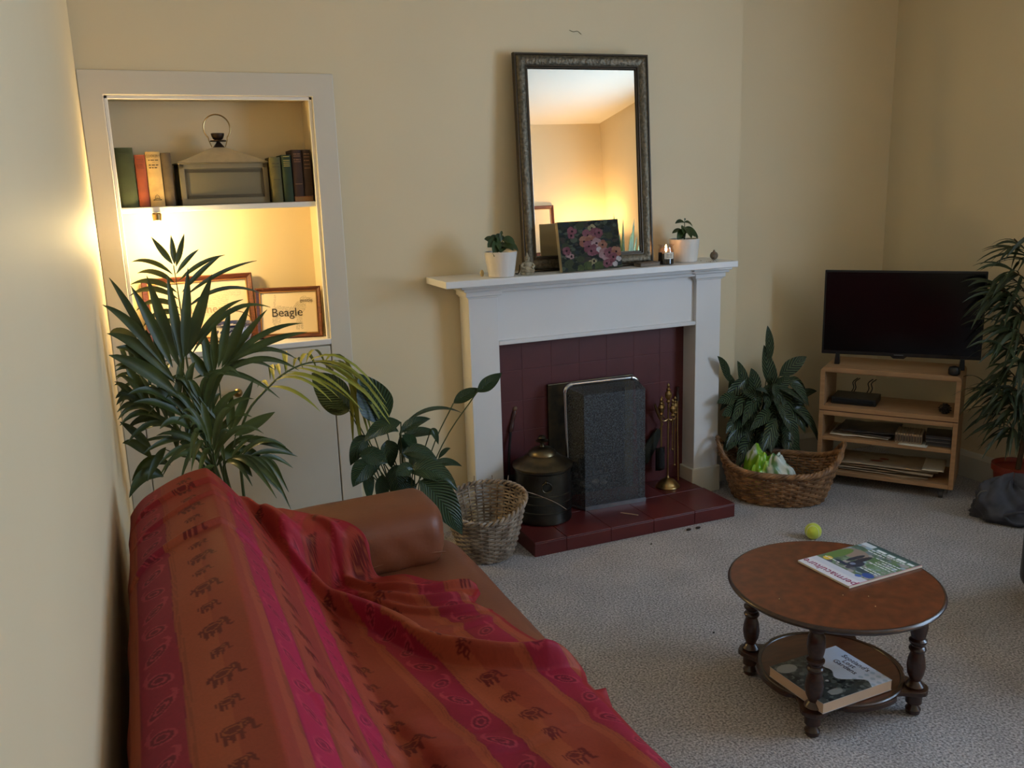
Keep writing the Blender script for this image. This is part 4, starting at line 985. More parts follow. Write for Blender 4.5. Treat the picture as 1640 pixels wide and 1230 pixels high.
# crumpled plastic sack in the basket
bagt = thing('plastic_sack', 'crumpled bright green and white plastic sack in the oval wicker basket', 'bag', (cR[0], cR[1], .012), yR)
def sack():
    n, m_ = 60, 44; b = MB(); P = []; cols = []
    for i in range(m_ + 1):
        s = i / m_; row = []
        for k in range(n):
            th = 2 * PI * k / n
            # elongated sack lying left to right, peak on the left
            t = s * PI; r = math.sin(t) ** .7 if 0 < i < m_ else 0.01
            xx = -.185 + .305 * s; wy = .085 * r; 
            zt = (.16 + .15 * math.exp(-((s - .20) / .14) ** 2) + .05 * math.exp(-((s - .7) / .2) ** 2)) * r
            cr = 1 + .10 * math.sin(th * 5 + s * 17) * math.sin(s * 23 + th * 3) + .05 * math.sin(th * 11 - s * 31)
            y = -.015 + wy * math.cos(th) * cr; z = max(0.0, (zt if math.sin(th) > 0 else .02) * math.sin(th) * cr)
            row.append(Vector((xx + .02 * math.sin(th * 3 + s * 9) * r, y, z))); 
            g = s < .47 + .04 * math.sin(z * 60 + th * 2); white = not g
            c = (118, 172, 30) if g else (206, 214, 206)
            if g and .16 < s < .24 and -.4 < math.cos(th) < .6 and math.sin(th) > .55: c = (214, 222, 214)
            if g and s < .07: c = (206, 190, 160)
            if white and (math.sin(s * 60 + th * 4) > .88 or .56 < s < .60): c = (92, 130, 80)
            if white and .86 < s < .93 and math.sin(th * 14) > 0: c = (60, 130, 60)
            if g and math.sin(th * 4 + s * 40) > .93: c = (170, 200, 60)
            cols.append(lin(c))
        P.append(row)
    b.grid(P, closev=True); b.build('plastic_film', vcm('shiny_plastic', .3, coat=.3), bagt, cols=np.array(cols), angle=50)
sack()
# ================================================================== PLANTS
def P3(px, py, y): return ay(px, py, y)
# --- palm
palm = thing('potted_palm', 'large arching kentia palm behind the far end of the sofa', 'potted plant', (.36, -.50, 0))
def wp(b, name, mat, root, **k):
    o = b.build(name, mat, root, **k); o.location = -Vector(root.location); return o
pt = MB(); pt.lathe([(.105, 0), (.11, .004), (.14, .24), (.147, .25), (.147, .275), (.138, .275), (.132, .25)], c=(.36, -.50, 0), n=40, cap=False); pt.lathe([(.001, .245), (.133, .247)], c=(.36, -.50, 0), n=30, cap=False); pt.lathe([(.105, .001), (.106, .003)], c=(.36, -.5, 0), n=30)
wp(pt, 'pot', pm('grey_planter', (120, 116, 110), .5), palm)
base = Vector((.36, -.50, .26))
def frond(ctrl, spec, mat=LEAFP, nrm=(0, -1, .2), L=.30, wd=.026, nl=11, start=.35, up=55, tip=12, sag=.05, asym=1.0, jit=.12, droop=0.0):
    """rachis through ctrl (3D) with two rows of leaflets"""
    c = curve(ctrl, 30); N = len(c)
    b = MB(); b.tube(c, [.0055 * (1 - i / N * .8) for i in range(N)], 6)
    nrm = Vector(nrm).normalized()
    fb = MB()
    for k in range(nl):
        t = start + (1 - start) * k / (nl - 1); i = min(N - 2, int(t * (N - 1))); p = c[i]; tg = (c[i + 1] - c[i - 1]).normalized(); sd = tg.cross(nrm).normalized()
        f = (t - start) / (1 - start)
        ang = math.radians(up + (tip - up) * f); ll = L * (math.sin(PI * (.22 + .70 * f)) ** .6) * random.uniform(.88, 1.1)
        for s in (-1, 1):
            if s < 0: ll2 = ll * asym
            else: ll2 = ll
            d = (tg * math.cos(ang) + sd * s * math.sin(ang)).normalized() + Vector((random.uniform(-jit, jit), random.uniform(-jit, jit) * .8 - .05, random.uniform(-jit, jit)))
            e = p + d.normalized() * ll2 + Vector((0, 0, -droop * ll2))
            e.x = max(e.x, .012); e.y = min(e.y, -.03)
            fb.leaf(p, e, wd * .82 * random.uniform(.8, 1.15), sag=-sag * 1.7 * ll2 / .3 * random.uniform(.5, 1.5), nrm=nrm + Vector((0, 0, .35 * random.random())), fold=.35, n=8, wp=.35)
    o = b.build('frond', STEM, palm); o.location = -Vector(palm.location)
    q = fb.build('leaflets', mat, o)
    return o
J = lambda l: [ay(px, py, y) for px, py, y in l]
B0 = [base, ay(345, 770, -.50)]
def fan(stemctrl, y, blades, mat=LEAFP):
    """a frond whose leaflets are listed one by one: (x0, y0, x1, y1, width, sag, dy)"""
    c = curve(stemctrl, 24); b = MB(); b.tube(c, [.0055 * (1 - i / 25 * .75) for i in range(25)], 6)
    fb = MB(); Z = lambda x, y_: (120 + .3642 * x, 352 + .3642 * y_)
    for L in blades:
        x0, y0, x1, y1, wz, sg, dy = L; a = ay(*Z(x0, y0), y); e = ay(*Z(x1, y1), min(-.03, y + dy)); e.x = max(e.x, .012)
        fb.leaf(a, e, pxm(wz * .3642, a) * 1.15, sag=-sg, nrm=(random.uniform(-.25, .25), -1, random.uniform(.1, .5)), fold=.35, n=12, wp=.40)
    o = b.build('frond', STEM, palm); o.location = -Vector(palm.location); fb.build('leaflets', mat, o)
fan([base] + J([(335, 720, -.44), (303, 600, -.32), (290, 500, -.24), (278, 425, -.18)]), -.20,
    [(430, 195, 335, 75, 24, 0, 0), (438, 195, 422, 68, 22, 0, 0), (445, 205, 480, 62, 22, 0, 0), (430, 240, 250, 185, 20, .02, .05), (440, 280, 275, 235, 22, .02, .05), (450, 320, 245, 285, 22, .025, .05), (455, 350, 240, 335, 22, .03, .05), (460, 390, 270, 400, 22, .03, .05), (445, 240, 545, 130, 18, .008, .04), (455, 270, 660, 155, 18, .015, .05), (470, 320, 640, 160, 20, .01, .05), (480, 340, 800, 180, 16, .02, .08), (465, 420, 300, 470, 22, .03, .05), (470, 460, 320, 520, 24, .03, .05), (480, 400, 830, 330, 16, .05, .08)])
fan([base] + J([(340, 740, -.58), (318, 670, -.62), (292, 590, -.66)]), -.64,
    [(430, 650, 245, 290, 42, .01, -.02), (460, 650, 315, 245, 44, 0, 0), (470, 630, 405, 240, 38, 0, 0), (480, 610, 497, 210, 38, .0, 0), (490, 600, 602, 240, 46, .0, 0), (400, 650, 105, 375, 38, .03, 0), (450, 770, 98, 600, 56, .02, -.03), (440, 710, 140, 500, 46, .03, 0), (330, 560, 150, 255, 28, .015, .03), (500, 590, 740, 350, 24, .03, 0), (510, 600, 860, 385, 22, .06, .02), (440, 720, 180, 560, 40, .03, .1)])
fan([base] + J([(352, 740, -.50), (356, 680, -.50), (350, 600, -.50)]), -.50,
    [(600, 690, 560, 480, 40, 0, 0), (590, 700, 500, 570, 40, 0, 0), (615, 670, 612, 435, 32, 0, 0), (630, 650, 682, 385, 34, 0, 0), (645, 650, 770, 368, 38, 0, 0), (650, 660, 845, 395, 28, .01, 0), (650, 650, 1000, 455, 24, .035, 0), (660, 640, 1022, 494, 30, .02, 0), (650, 660, 975, 612, 22, .05, 0), (660, 680, 985, 662, 24, .045, 0), (520, 700, 900, 785, 24, .05, -.02), (600, 720, 880, 660, 22, .05, .05), (620, 720, 520, 620, 30, 0, .05)])
fan([base] + J([(360, 750, -.58), (372, 720, -.60), (378, 695, -.60)]), -.60,
    [(700, 950, 880, 845, 46, 0, 0), (690, 930, 785, 700, 34, 0, 0), (680, 930, 690, 760, 32, 0, 0), (720, 970, 958, 1028, 32, .02, 0), (700, 1000, 860, 1105, 36, .02, 0), (690, 1030, 930, 1225, 36, .03, 0), (640, 900, 528, 760, 32, .02, 0), (640, 1020, 780, 1130, 54, .02, 0), (620, 980, 590, 850, 40, .01, .05), (560, 900, 640, 760, 30, .01, .05)])
fan([base] + J([(330, 750, -.50), (290, 730, -.52), (265, 720, -.53)]), -.52,
    [(340, 1010, 180, 890, 32, .01, 0), (340, 1050, 185, 985, 38, .02, 0), (390, 1130, 225, 1225, 50, .04, -.05), (420, 1080, 250, 1150, 40, .04, 0), (360, 830, 190, 760, 30, .02, 0), (360, 850, 178, 870, 28, .03, 0), (420, 900, 230, 920, 34, .03, 0), (440, 900, 450, 1020, 32, .01, -.05), (400, 1000, 320, 1150, 30, .01, -.05), (460, 980, 540, 1060, 30, .02, 0), (330, 830, 220, 640, 40, .01, 0), (300, 600, 135, 500, 46, .03, .15), (520, 900, 600, 1010, 34, .02, -.03)])
frond([base] + J([(335, 740, -.56), (290, 660, -.60), (225, 570, -.62)]), 0, L=.17, wd=.034, nl=6, start=.55, up=50, tip=15, sag=.03, nrm=(.1, -.8, .6))
# yellow-green arching frond to the right
frond([base] + J([(385, 700, -.50), (430, 620, -.46), (490, 582, -.40), (545, 590, -.36), (572, 640, -.34)]), 0, mat=LEAFY, L=.25, wd=.021, nl=18, start=.42, up=58, tip=20, sag=.04, nrm=(-.2, -.3, 1), droop=.55)
frond([base] + J([(330, 740, -.55), (270, 680, -.56), (205, 640, -.56)]), 0, L=.18, wd=.028, nl=8, start=.45, up=55, tip=15, sag=.03, nrm=(.3, -.7, .6), droop=.15)
frond([base] + J([(358, 760, -.60), (385, 730, -.64), (425, 735, -.64)]), 0, L=.17, wd=.022, nl=7, start=.45, up=50, tip=18, sag=.03, nrm=(-.2, -.7, .7), droop=.4)
frond([base] + J([(345, 750, -.58), (330, 690, -.60), (322, 640, -.60)]), 0, L=.22, wd=.030, nl=8, start=.35, up=60, tip=15, sag=.05, nrm=(0, -.9, .3), droop=.15)
frond([base] + J([(320, 740, -.45), (260, 650, -.36), (200, 585, -.30)]), 0, L=.20, wd=.022, nl=9, start=.45, up=55, tip=15, sag=.04, nrm=(.2, -.8, .5), droop=.2)
frond([base] + J([(350, 760, -.70), (340, 720, -.76), (325, 700, -.80)]), 0, L=.20, wd=.026, nl=7, start=.4, up=60, tip=20, sag=.04, nrm=(0, -.6, .8), droop=.35)
# --- plants made of listed leaves
def leafy(name, label, loc, pot, mat, leaves, stemc, y0, vein=True, sw=.0022, foldv=.22, extra=None):
    t = thing(name, label, 'potted plant', loc)
    if pot:
        r0, r1, h, pmat = pot
        q = MB(); q.lathe([(r0 * .95, 0), (r0, .004), (r1, h), (r1 * 1.05, h), (r1 * 1.05, h + .02), (r1 * .97, h + .02), (r1 * .94, h)], n=36, cap=False); q.lathe([(.001, h - .01), (r1 * .96, h - .008)], n=30, cap=False); q.lathe([(r0 * .9, .001), (r0 * .95, .002)], n=30)
        q.build('pot', pmat, t)
    lb = MB(); sb_ = MB(); off = Vector(loc)
    for L in leaves:
        (ax, ay_, bx, by_, wpx, ya, yb) = L[:7]; sag = L[7] if len(L) > 7 else -.012; nrm = L[8] if len(L) > 8 else (random.uniform(-.25, .25), -1, random.uniform(.2, .6))
        a = ay(ax, ay_, ya); e = ay(bx, by_, yb); wd = pxm(wpx, a)
        lb.leaf(a - off, e - off, wd, sag=sag, nrm=nrm, fold=foldv, n=14, wp=.40, curl=.06)
        c0 = Vector(stemc) + Vector((random.uniform(-.03, .03), random.uniform(-.03, .03), 0)); mid = c0.lerp(a, .55) + Vector((0, .02, .04)); sb_.tube([p - off for p in curve([c0, mid, a], 10)], sw, 6)
    sb_.build('stem', STEM, t); lb.build('foliage', mat, t)
    return t
Y = -.45
LL = [(617, 678, 577, 599, 58, -.42, -.42, 0, (.1, -1, .1)), (650, 676, 742, 657, 12, -.42, -.45, -.03, (0, -.35, 1)), (726, 646, 770, 622, 20, -.45, -.47, -.005, (.1, -.8, .5)), (764, 628, 804, 597, 22, -.47, -.48, 0), (642, 676, 582, 706, 30, -.5, -.54, -.015, (0, -.6, .8)), (640, 694, 690, 668, 22, -.46, -.44, -.01, (0, -.5, .8)), (645, 700, 705, 692, 22, -.44, -.44, -.01, (0, -.5, .8)),
      (586, 697, 562, 746, 28, -.50, -.52, -.01), (576, 728, 622, 742, 30, -.54, -.55, -.01), (594, 738, 565, 780, 34, -.55, -.57, -.01), (588, 755, 593, 806, 20, -.52, -.54), (632, 745, 642, 802, 36, -.48, -.5, -.02), (645, 727, 708, 750, 30, -.5, -.54, -.03, (0, -.6, .8)), (655, 757, 736, 786, 38, -.56, -.62, -.04, (0, -.7, .7)), (672, 770, 742, 858, 52, -.60, -.66, -.03, (-.2, -.9, .4)),
      (662, 752, 634, 762, 24, -.58, -.60, -.01), (690, 748, 741, 745, 18, -.48, -.5, -.015, (0, -.5, .8)), (702, 735, 722, 718, 8, -.45, -.45, -.01), (668, 713, 645, 697, 20, -.47, -.5, 0), (690, 687, 703, 712, 13, -.47, -.48), (640, 700, 655, 735, 22, -.44, -.46, 0), (620, 705, 628, 750, 30, -.44, -.46), (600, 700, 640, 690, 24, -.5, -.5, -.02, (0, -.5, .8)), (612, 760, 612, 815, 26, -.48, -.5), (640, 760, 660, 815, 34, -.45, -.45), (560, 812, 580, 806, 12, -.5, -.5), (600, 720, 596, 765, 30, -.46, -.48), (655, 730, 690, 775, 30, -.44, -.5, -.02),
      (562, 656, 497, 597, 50, -.34, -.22, -.005, (.2, -1, -.3)), (560, 658, 508, 636, 24, -.35, -.26, .012, (0, -1, .3))]
leafy('peace_lily', 'glossy broad-leaved peace lily between sofa armrest and fireplace', (.93, -.44, 0), (.09, .12, .2, pm('grey_planter', (120, 116, 110), .5)), LILY, LL, (.93, -.44, .2), Y)
YC = -.10
CL = [(1233, 580, 1231, 522, 15, YC, YC), (1230, 615, 1226, 553, 22, YC, YC), (1236, 640, 1238, 575, 18, YC, YC), (1248, 602, 1293, 571, 24, YC, YC - .04, -.005), (1168, 612, 1152, 571, 16, YC - .02, YC - .06), (1195, 640, 1184, 578, 22, YC, YC), (1210, 640, 1205, 590, 24, YC, YC), (1175, 660, 1172, 600, 20, YC, YC), (1220, 640, 1190, 628, 20, YC - .06, YC - .08), (1243, 622, 1265, 602, 24, YC - .05, YC - .08, 0), (1244, 620, 1296, 648, 16, YC - .08, YC - .14, -.01, (0, -.5, .9)), (1235, 634, 1212, 622, 17, YC - .08, YC - .12, -.005, (0, -.5, .9)), (1180, 640, 1150, 645, 20, YC - .04, YC - .08), (1185, 660, 1158, 665, 22, YC - .06, YC - .1), (1190, 672, 1164, 694, 24, YC - .06, YC - .1, -.02),
      (1235, 662, 1204, 690, 22, YC - .08, YC - .15, -.02), (1243, 670, 1222, 728, 22, YC - .10, YC - .18, -.02), (1250, 664, 1282, 712, 20, YC - .10, YC - .16, -.03), (1268, 655, 1318, 715, 18, YC - .08, YC - .14, -.05), (1270, 640, 1310, 626, 14, YC - .04, YC - .06), (1225, 680, 1212, 720, 24, YC - .05, YC - .1), (1260, 680, 1262, 730, 24, YC - .04, YC - .1), (1200, 680, 1185, 730, 24, YC - .04, YC - .1), (1255, 650, 1300, 668, 22, YC - .04, YC - .1, -.02), (1238, 615, 1244, 640, 18, YC - .09, YC - .1)]
for k in range(60):
    x = random.uniform(1170, 1285); y_ = random.uniform(620, 725); s = (x - 1228) / 60; CL.append((1228 + (x - 1228) * .6, y_ - 14, x + s * 18, y_ + random.uniform(10, 40), random.uniform(18, 26), YC - random.uniform(0, .08), YC - random.uniform(.02, .14), -.02))
leafy('calathea', 'bushy dark patterned-leaf calathea in corner behind the oval basket', (2.84, -.055, 0), (.085, .11, .16, pm('dark_planter', (44, 38, 34), .5)), CALA, CL, (2.84, -.06, .16), YC)
# --- tall narrow-leaved ficus on the right
fic = thing('tall_ficus', 'tall narrow-leaved ficus in a red pot right of the television', 'potted plant', (3.605, -.86, 0))
q = MB(); q.lathe([(.075, 0), (.08, .004), (.098, .15), (.106, .152), (.106, .178), (.098, .178), (.094, .16)], n=36, cap=False); q.lathe([(.001, .155), (.096, .157)], n=30, cap=False); q.lathe([(.07, .001), (.075, .002)], n=30); q.build('pot', TERRA, fic)
sb_ = MB(); rs = random.Random(11); lfb = MB()
trunk = curve([(0, 0, .15), (.01, -.01, .4), (-.005, 0, .7), (.0, -.01, .95), (.01, 0, 1.12)], 24); sb_.tube(trunk, [.012 * (1 - .6 * i / 24) for i in range(25)], 8)
for k in range(30):
    z = .34 + .80 * (k / 30) + rs.uniform(-.03, .03); a = rs.uniform(0, 2 * PI)
    if k % 3: a = rs.uniform(PI * .7, PI * 1.45)
    R_ = rs.uniform(.08, .20) * (1 - .3 * max(0, z - .9)); p0 = Vector((0, 0, z - .08)); e = Vector((R_ * math.cos(a), R_ * math.sin(a), z + rs.uniform(.02, .09)))
    if 3.605 + e.x > XR - .03: e.x = XR - .03 - 3.605
    cpts = curve([p0, p0.lerp(e, .5) + Vector((0, 0, .03)), e], 8); sb_.tube(cpts, .0028, 5)
    for q_ in range(12):
        f = rs.uniform(.3, 1); p = cpts[int(f * 8)]; an = a + rs.uniform(-1.2, 1.2); ll = rs.uniform(.13, .20)
        d = Vector((math.cos(an) * .75, math.sin(an) * .75, rs.uniform(-.8, .15))).normalized()
        e2 = p + d * ll
        if 3.605 + e2.x > XR - .01: e2.x = XR - .01 - 3.605
        e2.z = max(e2.z, .2)
        if p.z < .3: continue
        lfb.leaf(p, e2, rs.uniform(.013, .02), sag=-.03, nrm=(rs.uniform(-.5, .5), rs.uniform(-1, .2), .8), fold=.3, n=7, wp=.35)
sb_.build('stem', BARK, fic); lfb.build('foliage', LEAFF, fic)
# ================================================================== TV STAND AND TELEVISION
TY = -.94
tvs = thing('tv_stand', 'pale birch open shelf unit on castors holding the television', 'tv stand', (3.193, -.492, 0), TY)
W, D, T = .297, .285, .020
zb, zt = .055, .576
zm = .365                      # split between the two boxes
def rshell(b, z0_, z1_, round_top):
    # left, right, bottom, top boards
    b.box(-W, -W + T, 0, D, z0_, z1_ - (.0 if not round_top else .02)); b.box(W - T, W, 0, D, z0_, z1_ - (.0 if not round_top else .02)); b.box(-W + T, W - T, 0, D, z0_, z0_ + T)
    if not round_top: b.box(-W + T, W - T, 0, D, z1_ - T, z1_)
    else:
        r = .022; out = [(-W, z1_ - .02)] + [(-W + r - r * math.cos(a), z1_ - r + r * math.sin(a)) for a in [PI / 2 * k / 5 for k in range(6)]] + [(W - r + r * math.sin(a), z1_ - r + r * math.cos(a)) for a in [PI / 2 * k / 5 for k in range(6)]] + [(W, z1_ - .02), (W - T, z1_ - T), (-W + T, z1_ - T)]
        b.prism(out, -D, 0, Matrix.Rotation(PI / 2, 4, 'X'))
b = MB(); rshell(b, zm + .005, zt, True); b.build('upper_box', BIRCH, tvs, False, bevel=.0015)
b = MB(); b.box(-W + .003, W - .003, .003, D - .005, zm - .001, zm + .006); b.build('joint_line', pm('dark_joint', (70, 30, 20), .6), tvs, False)
b = MB(); rshell(b, zb, zm, False); b.build('lower_box', BIRCH, tvs, False, bevel=.0015)
b = MB(); b.box(-W + T, W - T, .005, D - .005, .222, .240); b.build('shelf', BIRCH, tvs, False, bevel=.0015)
for sx in (-1, 1):
    for yy in (.04, D - .04):
        c_ = MB(); c_.tube([(sx * (W - .05) - .009, yy, .020), (sx * (W - .05) + .009, yy, .020)], .019, 16); c_.box(sx * (W - .05) - .013, sx * (W - .05) + .013, yy - .012, yy + .012, .034, .055); c_.build('castor', pm('grey_castor', (70, 70, 72), .4), tvs, False)
TM = Matrix.Translation((3.193, -.492, 0)) @ Matrix.Rotation(TY, 4, 'Z')
def tvp(x, y, z): v = TM @ Vector((x, y, z)); return (v.x, v.y, v.z)
tv = thing('television', 'black flat-screen television switched off on the birch stand', 'television', tvp(.018, .140, zt + .0005), -.832)
w2, h_, z0_ = .3385, .397, .045
MB().box(-w2, w2, -.006, .012, z0_, z0_ + h_).build('bezel', BLACK, tv, False, bevel=.003)
MB().box(-w2 + .009, w2 - .009, -.0068, -.0058, z0_ + .017, z0_ + h_ - .009).build('screen', pm('dark_screen', (5, 6, 9), .14, spec=.3), tv, False)
b = MB(); b.box(-.24, .24, .012, .045, z0_ + .04, z0_ + .25); b.build('rear_housing', BLACK, tv, False, bevel=.01)
b = MB(); b.prism([(-.035, 0), (.035, 0), (.022, -.010), (-.022, -.010)], -.006, .004, Matrix.Translation((0, 0, z0_)) @ Matrix.Rotation(PI / 2, 4, 'X')); b.build('logo_tab', BLACK, tv, False)
MB().box(-.020, .020, -.0072, -.006, z0_ + .006, z0_ + .009).build('logo_print', pm('pale_print', (120, 120, 125), .4), tv, False)
for sx in (-1, 1):
    b = MB(); b.prism([(-.012, 0), (.012, 0), (.008, .05), (-.008, .05)], -.05, .0, Matrix.Translation((sx * .265, -.03, 0)) @ Matrix.Rotation(PI / 2, 4, 'X') @ Matrix.Translation((0, 0, 0))); b.build('foot', BLACK, tv, False, bevel=.002)
sp = thing('small_speaker', 'small round black gadget on the stand under the television right foot', 'gadget', tvp(.262, .028, zt + .0005), TY)
MB().lathe([(.018, 0), (.024, .006), (.025, .025), (.020, .036), (.006, .041), (.001, .0415)], n=24).build('body', BLACK, sp)
bx = thing('set_top_box', 'flat black set-top box inside the upper shelf of the stand', 'set-top box', tvp(-.155, .13, zm + .005 + T + .001), TY)
b = MB(); b.box(-.10, .10, -.075, .075, 0, .032); b.build('case', BLACK, bx, False, bevel=.003)
b = MB(); b.box(-.09, .09, -.0762, -.0748, .008, .024); b.build('front_panel', pm('gloss_black', (10, 10, 12), .1), bx, False)
cbl = MB()
for x in (-.04, -.03, .03, .045): cbl.tube(curve([(x, .07, .02), (x + .01, .1, .045), (x + .003, .11, .07), (x + .02, .14, .085)], 8), .0025, 5)
cbl.build('cable', BLACK, bx)
pc = thing('dark_trinket', 'dark pine cone inside the upper shelf near its right side', 'pine cone', tvp(.235, .06, zm + .005 + T + .001), TY)
b = MB()
for k in range(40):
    a = k * 2.4; z = .006 + .04 * k / 40; r = .024 * math.sin(PI * (.2 + .75 * k / 40)); b.sphere((r * math.cos(a), r * math.sin(a), z), .006, 6, (1, 1, .5))
b.lathe([(.012, 0), (.016, .02), (.004, .045)], n=12); b.build('scales', pm('dark_cone', (36, 26, 22), .8), pc)
def sheet(name, label, cat, x, y, z, w_, d_, mat, rot=0, curlz=.01, group=None, n=8, th=.0012, sd=0, blob=None):
    P = []
    for i in range(n + 1):
        P.append([Vector(((i / n - .5) * w_, (j / n - .5) * d_, th + curlz * (.5 + .5 * nos(i / n * 2 + sd, j / n * 2, sd)))) for j in range(n + 1)])
    v = tvp(x, y, z); t = thing(name, label, cat, v, TY + rot, group)
    b = MB(); b.grid(P); b.build('page', mat, t, solid=th)
    if blob:
        q = MB()
        for (bx_, by_, r_, sy_) in blob: q.lathe([(.0005, th + curlz + .0006), (r_, th + curlz + .0006)], c=(bx_, by_, 0), n=16, sy=sy_, cap=False)
        q.build('red_picture', pm('rust_print', (130, 62, 40), .8), t)
    return t
PG = 'papers and magazines in the lower shelves of the tv stand'
for k in range(4):
    sheet('newspaper', ['lowest newspaper lying on the bottom shelf of the stand', 'second newspaper from the bottom in the bottom shelf pile', 'third newspaper up in the bottom shelf pile, slightly turned', 'top newspaper of the bottom shelf pile with rust-red picture'][k], 'newspaper', -.03 + .012 * k, .14 + .004 * (k % 2), zb + T + .001 + .011 * k, .44, .22, NEWSP, rot=(.0, .04, -.05, .03)[k], curlz=.008, group=PG, sd=k, blob=None if k < 3 else [(-.05, -.04, .03, .45), (-.02, .0, .022, .6)])
sheet('paper_bundle', 'stack of cream papers at the right end of the bottom shelf', 'papers', .205, .13, zb + T + .046, .09, .2, PAPER, rot=.02, curlz=.004, group=PG, sd=9)
for k in range(3):
    sheet('magazine', ['white-edged magazine lying across the middle shelf, lowest of three', 'dark glossy magazine in the middle of the three on middle shelf', 'topmost dark magazine on the left of the middle shelf'][k], 'magazine', -.12 + .02 * k, .14, .241 + .012 * k, .26, .21, [PAPER, pm('dark_cover', (58, 56, 56), .4, rgb2=(98, 84, 74), vs=14), pm('dark_cover2', (44, 44, 48), .35, rgb2=(80, 72, 66), vs=18)][k], rot=(.0, -.10, .05)[k], curlz=.008, group=PG, sd=k + 4, th=.003)
cdn = 10
for k in range(cdn):
    t = thing('cd_case', 'thin pale-spined case standing in the row on the middle shelf', 'cd case', tvp(.045 + .0115 * k, .09, .2415), TY + 0, 'row of pale-spined cases on the middle shelf')
    b = MB(); b.box(-.005, .005, -.06, .06, 0, .045); b.build('case', pm('case_spine', (150, 130, 106), .4), t, False, bevel=.001)
    b = MB(); b.box(-.0035, .0035, -.0608, -.0598, .008, .036); b.build('spine_label', pm('case_label', (70, 52, 42) if k % 2 else (70, 52, 42), .5), t, False)
for k in range(3):
    t = thing('dvd_case', ['dark case lying flat at right of middle shelf, lowest', 'dark case lying flat at right of middle shelf, between two others', 'dark case lying flat at right of middle shelf, on top'][k], 'dvd case', tvp(.222 - .003 * k, .10, .2415 + .0165 * k), TY + .03 * k, 'dark cases stacked at the right of the middle shelf')
    b = MB(); b.box(-.052, .052, -.07, .07, 0, .015); b.build('case', pm('dark_case', (38, 36, 38), .3), t, False, bevel=.0015)
    b = MB(); b.box(-.05, .05, -.0706, -.0694, .003, .005); b.build('case_edge', pm('grey_edge', (120, 116, 112), .4), t, False)
sheet('paper_slip', 'pale folded paper slip sticking out under the row of cases', 'paper', .12, .05, .2405, .12, .11, PAPER, rot=-.05, curlz=.000, sd=2, th=.0006)
# dark bag at the ficus foot
bg_ = thing('fabric_bag', 'dark grey slumped fabric bag on the carpet below the ficus pot', 'bag', (3.415, -.985, 0), -.6)
n, m_ = 64, 28; b = MB(); P = []
for i in range(m_ + 1):
    s = i / m_; row = []
    for k in range(n):
        th = 2 * PI * k / n; r = (.5 + .5 * math.cos(s * PI * .5)) if i < m_ else .03
        rr_ = (.90 if s < .1 else 1) * (1 + .10 * math.sin(th * 3 + s * 6) + .06 * math.sin(th * 7 - s * 11) + .03 * math.sin(th * 15 + s * 20)) * (math.sqrt(max(0, 1 - (s * 1.0) ** 2.4)) + .01)
        row.append(Vector((.155 * rr_ * math.cos(th), .10 * rr_ * math.sin(th), .002 + .17 * s * (1 + .15 * math.sin(th * 2 + 1)) + .012 * math.sin(th * 9 + s * 14) * s)))
    P.append(row)
b.grid(P, closev=True); b.f.append(tuple(range(n))[::-1]); b.build('bag_body', pm('charcoal_fabric', (62, 62, 70), .7, var=.15, vs=30, bump=.3, bs=150), bg_, angle=60)
MB().tube([(-.115 - .028 * math.sin(a), -.03, .105 + .026 * math.cos(a)) for a in [PI * 2 * k / 20 for k in range(21)]], .003, 6).build('handle', pm('pale_cord', (96, 92, 86), .7), bg_)
b = MB(); b.tube(curve([(-.06, -.10, .05), (0, -.125, .075), (.08, -.11, .06), (.05, -.12, .03), (-.02, -.115, .02), (-.06, -.10, .05)], 24), .006, 8); b.build('flap_edge', pm('charcoal_fabric', (62, 62, 70)), bg_)
# ================================================================== COFFEE TABLE
TC = Vector((1.805, -1.668, 0)); TA = -.13
tb = thing('coffee_table', 'round low wooden coffee table with burr top, turned legs and lower tray', 'coffee table', TC, TA)
ZT = .347; RT = .287
MB().lathe([(RT - .03, ZT - .020), (RT - .012, ZT - .019), (RT - .003, ZT - .012), (RT, ZT - .006), (RT - .002, ZT - .002), (RT - .006, ZT)], n=96).build('tabletop_rim', LEGW, tb)
MB().lathe([(.001, ZT + .0003), (RT - .009, ZT + .0003)], n=96, cap=False).build('veneer_top', TABLEW, tb)
MB().lathe([(RT - .045, ZT - .034), (RT - .04, ZT - .019)], n=96).build('apron', LEGW, tb)
LH = .158
ZS = .082
def traypoly():
    pts = []
    for k in range(180):
        th = 2 * PI * k / 180; f = 0
        for q in range(4):
            d = (th - (PI / 4 + q * PI / 2) + PI) % (2 * PI) - PI; f = max(f, math.exp(-(d / .17) ** 4)); 
        r = .206 + f * .052 - .012 * max(math.exp(-(((th - (PI / 4 + q * PI / 2) + PI) % (2 * PI) - PI - s * .30) / .07) ** 2) for q in range(4) for s in (-1, 1))
        pts.append((r * math.cos(th), r * math.sin(th)))
    return pts
pp = traypoly()
b = MB(); b.prism(pp, ZS - .014, ZS); b.build('lower_tray', LEGW, tb, False, bevel=.003)
MB().lathe([(.001, ZS + .0006), (.188, ZS + .0006), (.190, ZS + .0006)], n=72, cap=False).build('tray_panel', SHELFW, tb)
MB().lathe([(.186, ZS + .0004), (.188, ZS + .003), (.196, ZS + .003), (.199, ZS + .0004)], n=72, cap=False).build('tray_bead', LEGW, tb)
legp = [(.010, 0), (.016, .004), (.018, .016), (.012, .026), (.010, .030), (.019, .036), (.019, .066), (.021, .068), (.021, .072)]
